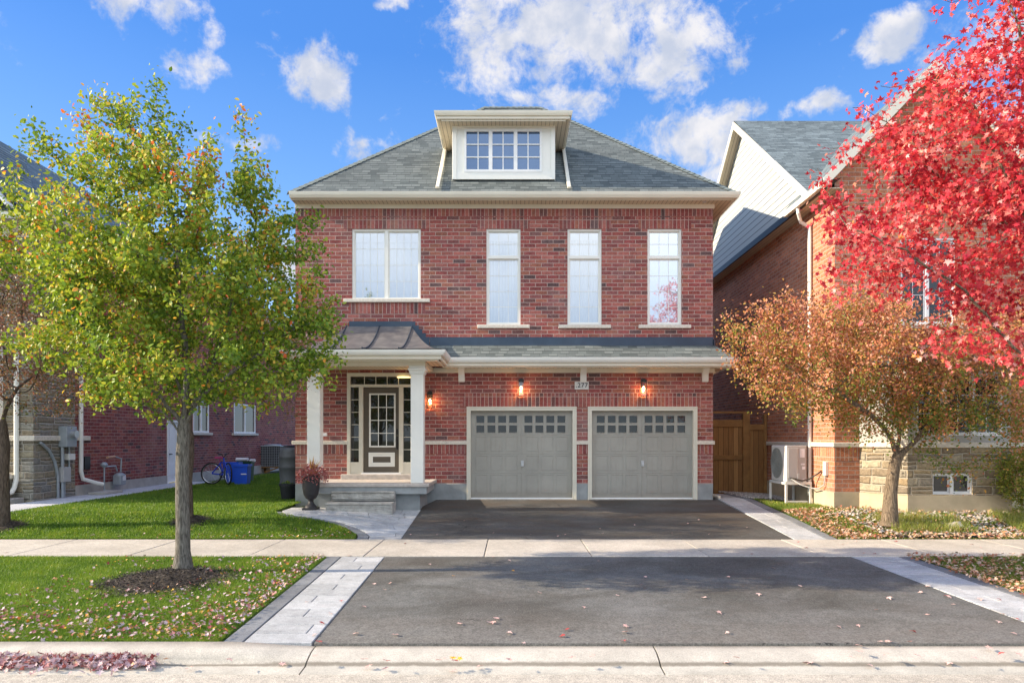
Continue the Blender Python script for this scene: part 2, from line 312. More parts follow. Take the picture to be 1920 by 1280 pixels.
def leafmat(name, stops, trans=0.35, rough=0.5):
    m, nt, o = newmat(name)
    a = nt.node('ShaderNodeAttribute', attribute_name='rnd').outputs['Fac']
    c = nt.ramp(a, stops)
    p = nt.node('ShaderNodeBsdfPrincipled'); nt.l.new(c, p.inputs['Base Color']); p.inputs['Roughness'].default_value = rough
    p.inputs['Specular IOR Level'].default_value = 0.35
    tr = nt.node('ShaderNodeBsdfTranslucent'); nt.l.new(nt.mix(1.0, c, (1.25, 1.15, .8), 'MULTIPLY'), tr.inputs[0])
    mx = nt.node('ShaderNodeMixShader'); mx.inputs[0].default_value = trans
    nt.l.new(p.outputs[0], mx.inputs[1]); nt.l.new(tr.outputs[0], mx.inputs[2]); nt.l.new(mx.outputs[0], o.inputs[0])
    return m
leafmat('leaf_green', [(0,(.10,.19,.02)),(.25,(.18,.29,.03)),(.5,(.29,.39,.04)),(.7,(.44,.47,.06)),(.85,(.60,.46,.08)),(.93,(.70,.30,.05)),(1,(.60,.14,.04))])
leafmat('leaf_red', [(0,(.36,.02,.04)),(.22,(.66,.05,.075)),(.45,(.80,.11,.12)),(.66,(.84,.25,.22)),(.8,(.82,.42,.40)),(.94,(.84,.60,.57)),(1,(.88,.36,.10))], 0.40, 0.36)  # pale pinks: paler leaf backs, with leaf highlights painted into the colour
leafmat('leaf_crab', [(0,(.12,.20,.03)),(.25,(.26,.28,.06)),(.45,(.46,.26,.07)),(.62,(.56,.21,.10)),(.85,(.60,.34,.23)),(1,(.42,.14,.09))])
leafmat('leaf_brown', [(0,(.10,.12,.03)),(.25,(.17,.12,.05)),(.5,(.24,.12,.08)),(.8,(.30,.14,.11)),(1,(.22,.16,.05))])
leafmat('leaf_shrub', [(0,(.10,.16,.02)),(.5,(.24,.30,.05)),(.8,(.40,.34,.07)),(1,(.40,.14,.06))])
leafmat('grass_blade', [(0,(.06,.14,.015)),(.5,(.15,.27,.025)),(.85,(.28,.36,.04)),(1,(.44,.37,.14))], 0.35)
leafmat('weed_blade', [(0,(.12,.20,.03)),(.5,(.28,.32,.06)),(.85,(.48,.40,.16)),(1,(.55,.30,.12))], 0.3)
leafmat('litter', [(0,(.26,.05,.05)),(.18,(.40,.15,.14)),(.35,(.50,.34,.35)),(.7,(.58,.47,.50)),(.85,(.60,.34,.16)),(.95,(.70,.42,.05)),(1,(.62,.16,.04))], 0.1, 0.7)
leafmat('litter_tan', [(0,(.30,.08,.05)),(.3,(.50,.24,.12)),(.6,(.58,.40,.28)),(.85,(.62,.50,.42)),(1,(.60,.36,.10))], 0.1, 0.7)
leafmat('leaf_pinkish', [(0,(.58,.36,.32)),(1,(.68,.48,.43))], 0.1, 0.7); leafmat('leaf_darkred', [(0,(.36,.05,.05)),(1,(.45,.10,.09))], 0.1, 0.7)
leafmat('leaf_orange', [(0,(.66,.30,.04)),(1,(.75,.42,.05))], 0.1, 0.7)
leafmat('plant_pink', [(0,(.22,.06,.06)),(.6,(.42,.14,.14)),(1,(.55,.20,.22))]); leafmat('plant_spike', [(0,(.45,.22,.06)),(1,(.55,.42,.16))])
leafmat('mulch_chip', [(0,(.02,.016,.014)),(.7,(.075,.062,.055)),(1,(.22,.19,.16))], 0.0, 0.9)
leafmat('pebble', [(0,(.22,.20,.18)),(.6,(.46,.43,.39)),(1,(.66,.62,.58))], 0.0, 0.8)

def barkmat(name, a, b):
    m, nt, o = newmat(name); P = pos(nt); s = nt.sep(P)
    v = nt.comb(nt.m('MULTIPLY', s[0], 60.0), nt.m('MULTIPLY', s[1], 60.0), nt.m('MULTIPLY', s[2], 9.0))
    n = nt.noise(v, 1.0, 5, 0.65, 0.6); c = nt.mix(nt.ss(n, 0.35, 0.65), a, b)
    finish(nt, o, c, 0.95, nt.bump(n, 1.0, 0.015), spec=0.15)
barkmat('bark_grey', (.075,.068,.056), (.21,.195,.165)); barkmat('bark_dark', (.05,.038,.03), (.14,.11,.085))
barkmat('bark_tan', (.075,.055,.038), (.27,.21,.145))

def glass(name, dif, g, rough=0.02, tint=(.95,.97,1.0)):
    m, nt, o = newmat(name)
    d = nt.node('ShaderNodeBsdfDiffuse'); nt.put(d.inputs[0], dif)
    gl = nt.node('ShaderNodeBsdfGlossy'); nt.put(gl.inputs[0], tint); gl.inputs['Roughness'].default_value = rough
    fr = nt.node('ShaderNodeFresnel'); fr.inputs[0].default_value = 1.5
    f = nt.m('ADD', fr.outputs[0], g, clamp=True)
    P = pos(nt); nt.l.new(nt.bump(nt.noise(P, 1.3, 2), 0.004, 0.03), gl.inputs['Normal'])
    mx = nt.node('ShaderNodeMixShader'); nt.l.new(f, mx.inputs[0]); nt.l.new(d.outputs[0], mx.inputs[1]); nt.l.new(gl.outputs[0], mx.inputs[2])
    nt.l.new(mx.outputs[0], o.inputs[0]); return m
glass('pane_blue', (.03,.055,.10), 0.16, tint=(.45,.62,.95)); glass('pane_dark', (.018,.018,.015), 0.02)
glass('pane_mirror', (.34,.41,.46), 0.45)
m, nt, o = newmat('pane_pale')
tr = nt.node('ShaderNodeBsdfTransparent'); nt.put(tr.inputs[0], (.93,.98,1.0)); gl = nt.node('ShaderNodeBsdfGlossy'); gl.inputs['Roughness'].default_value = 0.02
fr = nt.node('ShaderNodeFresnel'); mx = nt.node('ShaderNodeMixShader'); nt.l.new(nt.m('ADD', fr.outputs[0], 0.50), mx.inputs[0])
nt.l.new(tr.outputs[0], mx.inputs[1]); nt.l.new(gl.outputs[0], mx.inputs[2]); nt.l.new(mx.outputs[0], o.inputs[0])
plain('curtain_cloth', (.84,.88,.88), 0.9, 0.06, 2.0); plain('blind', (.78,.81,.82), 0.7, 0.04)
m, nt, o = newmat('lantern_glass')
tr = nt.node('ShaderNodeBsdfTransparent'); gl = nt.node('ShaderNodeBsdfGlossy'); gl.inputs['Roughness'].default_value = 0.05
mx = nt.node('ShaderNodeMixShader'); mx.inputs[0].default_value = 0.12
nt.l.new(tr.outputs[0], mx.inputs[1]); nt.l.new(gl.outputs[0], mx.inputs[2]); nt.l.new(mx.outputs[0], o.inputs[0])
m, nt, o = newmat('bulb'); finish(nt, o, (1,.8,.5), emis=((1.0,.50,.18), 28.0))
m, nt, o = newmat('ceiling_glow'); finish(nt, o, (1,.8,.5), emis=((1.0,.70,.30), 1.3))

# ------------------------------------------------------------------ helpers
def X(px, Y=16.8): return (px-960)*Y/F
def Z(py, Y=16.8): return CZ+(820-py)*Y/F

def tag(o, label=None, cat=None, group=None, kind=None):
    if label: o['label'] = label
    if cat: o['category'] = cat
    if group: o['group'] = group
    if kind: o['kind'] = kind
    return o
def empty(name, loc, label=None, cat=None, group=None):
    o = bpy.data.objects.new(name, None); COL.objects.link(o); o.location = loc; o.empty_display_size = 0.2
    return tag(o, label, cat, group)
def link(name, me, mat, parent=None):
    o = bpy.data.objects.new(name, me); COL.objects.link(o)
    for mm in (mat if isinstance(mat, (list, tuple)) else [mat]): me.materials.append(MATS[mm])
    if parent is not None:
        o.parent = parent
        top = parent
        off = Vector(parent.location)
        while top.parent: top = top.parent; off += Vector(top.location)
        o.location = -off
    return o

class MB:
    """collects shapes in world coordinates, builds ONE mesh with UVs in metres"""
    def __init__(s): s.v = []; s.f = []; s.mi = []; s.rn = []; s.cur = 0; s.r = 0.5
    def add(s, vs, fs):
        n = len(s.v); s.v += [tuple(p) for p in vs]
        for f in fs: s.f.append([n+i for i in f]); s.mi.append(s.cur); s.rn.append(s.r)
        return s
    def quad(s, *p): return s.add(p, [list(range(len(p)))])
    def box(s, x0, x1, y0, y1, z0, z1):
        x0, x1 = sorted((x0, x1)); y0, y1 = sorted((y0, y1)); z0, z1 = sorted((z0, z1))
        return s.add([(x0,y0,z0),(x1,y0,z0),(x1,y1,z0),(x0,y1,z0),(x0,y0,z1),(x1,y0,z1),(x1,y1,z1),(x0,y1,z1)],
                     [[0,3,2,1],[4,5,6,7],[0,1,5,4],[1,2,6,5],[2,3,7,6],[3,0,4,7]])
    def obox(s, c, ax, ay, az):
        """oriented box: centre, three half-axis vectors"""
        c, ax, ay, az = map(Vector, (c, ax, ay, az)); vs = []
        for k in (-1, 1):
            for i, j in ((-1,-1),(1,-1),(1,1),(-1,1)): vs.append(c+ax*i+ay*j+az*k)
        return s.add(vs, [[0,3,2,1],[4,5,6,7],[0,1,5,4],[1,2,6,5],[2,3,7,6],[3,0,4,7]])
    def bar(s, a, b, w, h=None, up=(0,0,1)):
        a, b = Vector(a), Vector(b); h = h or w; d = (b-a); u = Vector(up)
        if abs(d.normalized().dot(u)) > .99: u = Vector((0,1,0))
        sx = d.cross(u).normalized(); sz = sx.cross(d).normalized()
        return s.obox((a+b)/2, sx*w/2, d/2, sz*h/2)
    def tube(s, pts, r, n=8, cap=True):
        pts = [Vector(p) for p in pts]; rs = r if isinstance(r, (list, tuple)) else [r]*len(pts)
        base = len(s.v); prev = None; vs = []
        for i, p in enumerate(pts):
            d = (pts[min(i+1, len(pts)-1)]-pts[max(i-1, 0)]).normalized()
            if prev is None: a = d.orthogonal().normalized()
            else: a = (prev-d*prev.dot(d)).normalized() if (prev-d*prev.dot(d)).length > 1e-5 else d.orthogonal().normalized()
            prev = a; b = d.cross(a)
            for k in range(n):
                an = 2*math.pi*k/n; vs.append(p+(a*math.cos(an)+b*math.sin(an))*rs[i])
        fs = []
        for i in range(len(pts)-1):
            for k in range(n): fs.append([i*n+k, i*n+(k+1)%n, (i+1)*n+(k+1)%n, (i+1)*n+k])
        if cap: fs.append(list(range(n))[::-1]); fs.append([(len(pts)-1)*n+k for k in range(n)])
        return s.add(vs, fs)
    def lathe(s, c, prof, n=24):
        c = Vector(c); vs = []; fs = []
        for r, z in prof:
            for k in range(n):
                a = 2*math.pi*k/n; vs.append(c+Vector((r*math.cos(a), r*math.sin(a), z)))
        for i in range(len(prof)-1):
            for k in range(n): fs.append([i*n+k, i*n+(k+1)%n, (i+1)*n+(k+1)%n, (i+1)*n+k])
        return s.add(vs, fs)
    def sweep(s, path, prof, closed_prof=True):
        """profile (out, z) swept along plan path; out = right-hand side of the path"""
        P2 = [Vector((p[0], p[1])) for p in path]; n = len(P2); rings = []
        for i in range(n):
            ds = []
            if i > 0: ds.append((P2[i]-P2[i-1]).normalized())
            if i < n-1: ds.append((P2[i+1]-P2[i]).normalized())
            ns = [Vector((d.y, -d.x)) for d in ds]
            if len(ns) == 2:
                mvec = (ns[0]+ns[1]); mvec = mvec/(mvec.dot(ns[0])) if abs(mvec.dot(ns[0])) > 1e-4 else ns[0]
            else: mvec = ns[0]
            rings.append([(P2[i].x+mvec.x*o_, P2[i].y+mvec.y*o_, z_) for o_, z_ in prof])
        k = len(prof); vs = [p for r_ in rings for p in r_]; fs = []
        for i in range(n-1):
            for j in range(k if closed_prof else k-1): fs.append([i*k+j, i*k+(j+1)%k, (i+1)*k+(j+1)%k, (i+1)*k+j])
        if closed_prof: fs.append(list(range(k))[::-1]); fs.append([(n-1)*k+j for j in range(k)])
        return s.add(vs, fs)
    def build(s, name, mat, parent=None, bevel=0.0, smooth=False, seg=1):
        me = bpy.data.meshes.new(name); me.from_pydata(s.v, [], s.f); me.validate(clean_customdata=False)
        uv = me.uv_layers.new(name='UVMap'); data = np.zeros(len(me.loops)*2, dtype=np.float32)
        up = Vector((0,0,1))
        for p in me.polygons:
            nrm = p.normal
            if abs(nrm.z) > .985:
                t_, b_ = Vector((1,0,0)), Vector((0,1,0))
            else:
                t_ = up.cross(nrm).normalized(); b_ = nrm.cross(t_)
            for li in p.loop_indices:
                co = me.vertices[me.loops[li].vertex_index].co
                data[2*li] = co.dot(t_); data[2*li+1] = co.dot(b_)
        uv.data.foreach_set('uv', data)
        if len(s.mi) == len(me.polygons):
            me.polygons.foreach_set('material_index', s.mi)
            at = me.attributes.new('rnd', 'FLOAT', 'FACE'); at.data.foreach_set('value', s.rn)
        if smooth: me.polygons.foreach_set('use_smooth', [True]*len(me.polygons))
        o = link(name, me, mat, parent)
        if bevel:
            b = o.modifiers.new('bevel', 'BEVEL'); b.width = bevel; b.segments = seg; b.limit_method = 'ANGLE'; b.angle_limit = R(40)
        return o

def pieces(name, mat, parent, boxes, bevel=0.0):
    for q in boxes: m_ = MB(); m_.box(*q); m_.build(name, mat, parent, bevel=bevel)

def wall_y(mb, x0, x1, z0, z1, holes, Y, depth=0.12, facing=-1, thick=0.25):
    """wall in a plane of constant Y with real openings and reveals"""
    xs = sorted({x0, x1, *[h[0] for h in holes], *[h[1] for h in holes]})
    zs = sorted({z0, z1, *[h[2] for h in holes], *[h[3] for h in holes]})
    for i in range(len(xs)-1):
        for j in range(len(zs)-1):
            cx, cz = (xs[i]+xs[i+1])/2, (zs[j]+zs[j+1])/2
            if any(h[0] < cx < h[1] and h[2] < cz < h[3] for h in holes): continue
            a, b, c, d = (xs[i],Y,zs[j]), (xs[i+1],Y,zs[j]), (xs[i+1],Y,zs[j+1]), (xs[i],Y,zs[j+1])
            mb.quad(a, b, c, d)
    for (a, b, c, d) in holes:
        e = Y+depth
        mb.quad((a,Y,c),(a,Y,d),(a,e,d),(a,e,c)); mb.quad((b,Y,c),(b,e,c),(b,e,d),(b,Y,d))
        mb.quad((a,Y,d),(b,Y,d),(b,e,d),(a,e,d))
        if c > z0+.03: mb.quad((a,Y,c),(a,e,c),(b,e,c),(b,Y,c))
def wall_x(mb, y0, y1, z0, z1, holes, Xw, depth, sgn):
    """wall of constant X; depth goes in direction sgn"""
    ys = sorted({y0, y1, *[h[0] for h in holes], *[h[1] for h in holes]})
    zs = sorted({z0, z1, *[h[2] for h in holes], *[h[3] for h in holes]})
    for i in range(len(ys)-1):
        for j in range(len(zs)-1):
            cy, cz = (ys[i]+ys[i+1])/2, (zs[j]+zs[j+1])/2
            if any(h[0] < cy < h[1] and h[2] < cz < h[3] for h in holes): continue
            q = [(Xw,ys[i],zs[j]),(Xw,ys[i+1],zs[j]),(Xw,ys[i+1],zs[j+1]),(Xw,ys[i],zs[j+1])]
            mb.quad(*(q[::-1] if sgn > 0 else q))
    for (a, b, c, d) in holes:
        e = Xw+depth*sgn
        mb.quad((Xw,a,c),(Xw,a,d),(e,a,d),(e,a,c)); mb.quad((Xw,b,c),(e,b,c),(e,b,d),(Xw,b,d))
        mb.quad((Xw,a,d),(Xw,b,d),(e,b,d),(e,a,d)); mb.quad((Xw,a,c),(e,a,c),(e,b,c),(Xw,b,c))

def sm(t): t = max(0.0, min(1.0, t)); return t*t*(3-2*t)
def H(x, y):
    """height of the ground"""
    if y <= 6.0: return -0.18
    if y < 6.4: base = -0.08
    elif y < 10.84: base = -0.06*(10.84-y)/4.44
    else: base = 0.0
    if y < 12.6: return base
    drv = 0.36*min(1.0, (y-12.6)/4.2)
    lawn = 0.30*sm((y-12.6)/2.0+0.02) if y < 16 else 0.30+0.0*y
    if x < 1.6: f = sm((-2.15-x)/1.3)
    else: f = sm((x-5.6)/1.6)
    return drv*(1-f)+lawn*f
def G(px, py, zoff=0.0):
    """point of the ground seen at a photo pixel"""
    lo, hi = 3.0, 60.0
    for _ in range(40):
        mid = (lo+hi)/2
        if CZ+(820-py)*mid/F > H((px-960)*mid/F, mid): lo = mid
        else: hi = mid
    return Vector(((px-960)*lo/F, lo, H((px-960)*lo/F, lo)+zoff))

import bmesh
def sheet(name, poly, mat, off=0.0, thick=0.06, cell=0.35, label=None, kind='structure', parent=None):
    bm = bmesh.new(); vs = [bm.verts.new((x, y, 0)) for x, y in poly]; f = bm.faces.new(vs)
    bmesh.ops.recalc_face_normals(bm, faces=bm.faces)
    if f.normal.z < 0: bmesh.ops.reverse_faces(bm, faces=bm.faces)
    bmesh.ops.triangulate(bm, faces=bm.faces)
    x0, x1 = min(p[0] for p in poly), max(p[0] for p in poly); y0, y1 = min(p[1] for p in poly), max(p[1] for p in poly)
    for ax, a, b in ((0, x0, x1), (1, y0, y1)):
        c_ = cell*(3 if ax == 0 else 1); k = math.floor(a/c_)+1
        while k*c_ < b:
            co = [0,0,0]; co[ax] = k*c_; no = [0,0,0]; no[ax] = 1
            bmesh.ops.bisect_plane(bm, geom=bm.verts[:]+bm.edges[:]+bm.faces[:], plane_co=co, plane_no=no); k += 1
    be = [e for e in bm.edges if len(e.link_faces) == 1]
    top = {v: H(v.co.x, v.co.y)+off for v in bm.verts}
    for v, z in top.items(): v.co.z = z
    if thick:
        r_ = bmesh.ops.extrude_edge_only(bm, edges=be)
        for v in [g for g in r_['geom'] if isinstance(g, bmesh.types.BMVert)]: v.co.z -= thick
    me = bpy.data.meshes.new(name); bm.to_mesh(me); bm.free()
    o = link(name, me, mat, parent)
    if kind: o['kind'] = kind
    return o

rng = np.random.default_rng(7)
def scatter_mesh(name, mat, P, T, faces, scale, rot, rnd, parent=None):
    """many copies of a small template in one mesh. P (N,3), T (k,3), faces template, scale (N,), rot (N,3,3)"""
    N, k = len(P), len(T)
    V = np.einsum('nij,kj->nki', rot, T)*scale[:, None, None]+P[:, None, :]
    me = bpy.data.meshes.new(name)
    me.vertices.add(N*k); me.vertices.foreach_set('co', V.reshape(-1).astype(np.float32))
    tri = np.array(faces); nf = len(tri); fl = tri.shape[1]
    idx = (tri[None]+(np.arange(N)*k)[:, None, None]).reshape(-1)
    me.loops.add(N*nf*fl); me.loops.foreach_set('vertex_index', idx.astype(np.int32))
    me.polygons.add(N*nf); me.polygons.foreach_set('loop_start', np.arange(0, N*nf*fl, fl, dtype=np.int32))
    me.update(calc_edges=True)
    at = me.attributes.new('rnd', 'FLOAT', 'FACE'); at.data.foreach_set('value', np.repeat(rnd, nf).astype(np.float32))
    return link(name, me, mat, parent)
def rot_from(nrm, spin):
    """rotation matrices whose z axis is nrm, spun by angle"""
    nrm = nrm/np.linalg.norm(nrm, axis=1, keepdims=True)
    ref = np.where(np.abs(nrm[:, 2:3]) > .95, np.array([[1.,0,0]]), np.array([[0,0,1.]]))
    a = np.cross(ref, nrm); a /= np.linalg.norm(a, axis=1, keepdims=True); b = np.cross(nrm, a)
    c, s_ = np.cos(spin)[:, None], np.sin(spin)[:, None]
    x = a*c+b*s_; y = -a*s_+b*c
    return np.stack([x, y, nrm], axis=2)
T_OVAL = np.array([(0,0,0),(.30,.30,.10),(.27,.68,.07),(0,1.05,-.05),(-.27,.68,.07),(-.30,.30,.10),(0,.45,-.02)])
F_OVAL = [(0,1,6),(1,2,6),(2,3,6),(3,4,6),(4,5,6),(5,0,6)]
T_SMALL = np.array([(0,0,0),(.24,.45,.08),(0,1,-.04),(-.24,.45,.08)])
F_SMALL = [(0,1,2),(0,2,3)]
T_MAPLE = np.array([(0,.30,0),(0,-.05,0),(.13,.16,.03),(.42,.02,-.06),(.30,.28,.04),(.60,.55,-.08),(.22,.52,.05),(0,1.0,-.10),(-.22,.52,.05),(-.60,.55,-.08),(-.30,.28,.04),(-.42,.02,-.06),(-.13,.16,.03)])
F_MAPLE = [(0,i,i+1) for i in range(1,12)]+[(0,12,1)]

# ------------------------------------------------------------------ the ground, street and paving
def ground():
    mb = MB(); ys = [-300,-60,-12,5.9]; 
    ys = [-400, 5.92, 6.2, 6.4]+[6.4+.3*i for i in range(1, 45)]+[22, 26, 40, 80, 600]
    xs = [-500,-60,-30]+[-20+.8*i for i in range(51)]+[30,60,500]
    vs = []
    for y in ys:
        for x in xs: vs.append((x, y, H(x, y)-(0.10 if y < 30 else 0.05)))
    n = len(xs); fs = [[j*n+i, j*n+i+1, (j+1)*n+i+1, (j+1)*n+i] for j in range(len(ys)-1) for i in range(n-1)]
    mb.add(vs, fs); o = mb.build('ground', 'ground'); o['kind'] = 'structure'
ground()
mb = MB(); mb.box(-60, 60, -9, 5.97, -0.30, -0.180); tag(mb.build('road', 'road'), kind='structure')
# kerb: gutter pan and kerb in one concrete profile, lowered along the driveway
def kerb():
    mb = MB(); segs = [(-60,-14),(-14,-8.0),(-8,-1.84),(-1.825,1.31),(1.325,5.4),(5.4,9.5),(9.5,60)]
    for a, b in segs:
        n = max(1, int((b-a)/.25)) if -9 < a < 9 else 1
        rings = []
        for i in range(n+1):
            x = a+(b-a)*i/n
            f = sm((-1.85-x)/0.75) if x < 1 else sm((x-5.6)/0.9)
            top = -0.085+0.04*f; 
            lo_ = [(6.165,-.150),(6.20,-.132),(6.26,-.112),(6.32,-.096),(6.38,-.088),(6.47,-.084)]
            hi_ = [(6.195,-.158),(6.205,-.115),(6.222,-.072),(6.245,-.052),(6.285,-.044),(6.47,-.041)]
            prof = [(5.972,-.28),(5.972,-.176),(6.15,-.164)]+[(p[0]*(1-f)+q[0]*f, p[1]*(1-f)+q[1]*f) for p, q in zip(lo_, hi_)]+[(6.47,-.28)]
            rings.append([(x, p[0], p[1]) for p in prof])
        k = len(rings[0]); vs = [p for r_ in rings for p in r_]
        fs = [[i*k+j, (i+1)*k+j, (i+1)*k+j+1, i*k+j+1] for i in range(n) for j in range(k-1)]
        mb.add(vs, fs); mb.add(rings[0], [list(range(k))]); mb.add(rings[-1], [list(range(k))[::-1]])
    o = mb.build('kerb', 'kerb_light'); o['kind'] = 'structure'
    for p in o.data.polygons: p.use_smooth = len(p.vertices) == 4
kerb()
# driveway: apron by the street and the part by the garage
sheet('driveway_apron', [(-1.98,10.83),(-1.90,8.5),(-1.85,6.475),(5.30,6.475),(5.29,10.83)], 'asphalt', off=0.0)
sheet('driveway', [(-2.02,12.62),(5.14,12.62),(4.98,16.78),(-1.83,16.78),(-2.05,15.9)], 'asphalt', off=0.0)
# sidewalk slabs
def sidewalk():
    mb = MB(); js = [-60,-30,-15.1,-13.3,-11.5,-9.7,-7.9,-6.03,-4.13,-2.32,-.435,1.25,3.08,4.88,6.7,8.5,10.3,12.1,30,60]; rr = random.Random(3)
    for a, b in zip(js, js[1:]):
        mb.r = rr.random(); mb.box(a+.006, b-.006, 10.84, 12.61, -.10, 0.012+rr.uniform(-.002,.002))
    tag(mb.build('sidewalk', 'concrete_walk', bevel=0.008), kind='structure')
sidewalk()
# paver walkways: individual pavers
def pavers(name, mat, x0f, x1f, y0, y1, rowd, seed, joint=0.004, split=True, off=0.004):
    mb = MB(); rr = random.Random(seed); y = y0; k = 0
    while y < y1-.02:
        ye = min(y+rowd, y1); a0, a1, b0, b1 = x0f(y), x1f(y), x0f(ye), x1f(ye)
        cuts = [0.0]
        if split:
            L = a1-a0; x = rr.uniform(.25,.6) if k % 2 else rr.uniform(.5,.75)
            while x < L-.12: cuts.append(x/L); x += rr.choice([.42,.6,.6,.75])
        cuts.append(1.0)
        for c0, c1 in zip(cuts, cuts[1:]):
            mb.r = rr.random(); z = lambda xx, yy: H(xx, yy)+off
            p = [(a0+(a1-a0)*c0+joint, y+joint*2), (a0+(a1-a0)*c1-joint, y+joint*2), (b0+(b1-b0)*c1-joint, ye-joint*2), (b0+(b1-b0)*c0+joint, ye-joint*2)]
            mb.add([(q[0], q[1], z(*q)-.06) for q in p]+[(q[0], q[1], z(*q)) for q in p], [[0,3,2,1],[4,5,6,7],[0,1,5,4],[1,2,6,5],[2,3,7,6],[3,0,4,7]])
        y = ye; k += 1
    tag(mb.build(name, mat, bevel=0.005), kind='structure'); return mb
lin = lambda x0, y0, x1, y1: (lambda y: x0+(x1-x0)*(y-y0)/(y1-y0))
pavers('paver_path', 'paver_light', lin(-2.52,6.47,-2.66,10.83), lin(-1.87,6.47,-1.99,10.83), 6.48, 10.83, .305, 1)
pavers('paver_border', 'paver_dark', lin(-2.72,6.47,-2.88,10.83), lin(-2.53,6.47,-2.67,10.83), 6.48, 10.83, .6, 2, split=False)
pavers('paver_path', 'paver_light', lin(5.31,6.47,5.30,10.83), lin(6.0,6.47,6.02,10.83), 6.48, 10.83, .305, 3)
pavers('paver_border', 'paver_dark', lin(6.01,6.47,6.03,10.83), lin(6.2,6.47,6.22,10.83), 6.48, 10.83, .6, 4, split=False)
pavers('paver_path', 'paver_light', lin(5.15,12.62,4.99,18.5), lin(5.74,12.62,5.62,18.5), 12.63, 18.5, .305, 5)
pavers('paver_border', 'paver_dark', lin(5.75,12.62,5.63,18.5), lin(5.95,12.62,5.83,18.5), 12.63, 18.5, .6, 6, split=False)
# front walkway: widens to the steps with a curved left edge
def wl(y):
    pts = [(12.62,-2.62),(13.0,-2.66),(13.4,-2.95),(13.75,-3.45),(14.05,-4.2),(14.3,-4.7),(14.75,-4.9),(15.45,-4.9)]
    for (a, xa), (b, xb) in zip(pts, pts[1:]):
        if a <= y <= b: return xa+(xb-xa)*(y-a)/(b-a)
    return pts[-1][1] if y > 13 else pts[0][1]
pavers('front_walkway', 'paver_light', wl, lambda y: -2.03, 12.63, 15.45, .27, 7)
pavers('paver_border', 'paver_dark', lambda y: wl(y)-(.22 if y < 14.2 else .12), lambda y: wl(y)-.012, 12.63, 14.6, .14, 8, split=False)
# lawns
LFT = [(-60,12.62),(-2.86,12.62),(-2.90,13.0),(-3.18,13.4),(-3.7,13.78),(-4.45,14.1),(-4.85,14.4),(-5.05,14.8),(-5.05,15.42),(-5.3,16.8),(-5.3,34),(-10.5,34),(-10.5,12.9),(-60,12.9)]
sheet('lawn', [(-60,6.475),(-2.73,6.475),(-2.885,10.83),(-60,10.83)], 'lawn_soil', off=-.004, thick=0.09)
sheet('lawn', [(-16,12.62),(-2.86,12.62),(-2.90,13.0),(-3.18,13.4),(-3.7,13.78),(-4.45,14.1),(-4.85,14.4),(-5.05,14.8),(-5.05,15.42),(-5.3,16.8),(-5.3,40),(-10.5,40),(-10.5,13.2),(-16,13.0)], 'lawn_soil', off=-.004, thick=0.09)
sheet('lawn', [(6.22,6.475),(60,6.475),(60,10.83),(6.23,10.83)], 'lawn_soil', off=-.004, thick=0.09)
sheet('lawn', [(5.96,12.62),(20,12.62),(20,16.5),(5.85,16.5)], 'lawn_soil', off=-.004, thick=0.09)
mb = MB(); 
for i in range(8):
    a = 13.0+i*1.42; mb.box(-11.6, -10.52, a, a+1.41, .05, .315)
tag(mb.build('side_path', 'concrete_path', bevel=.01), kind='structure')

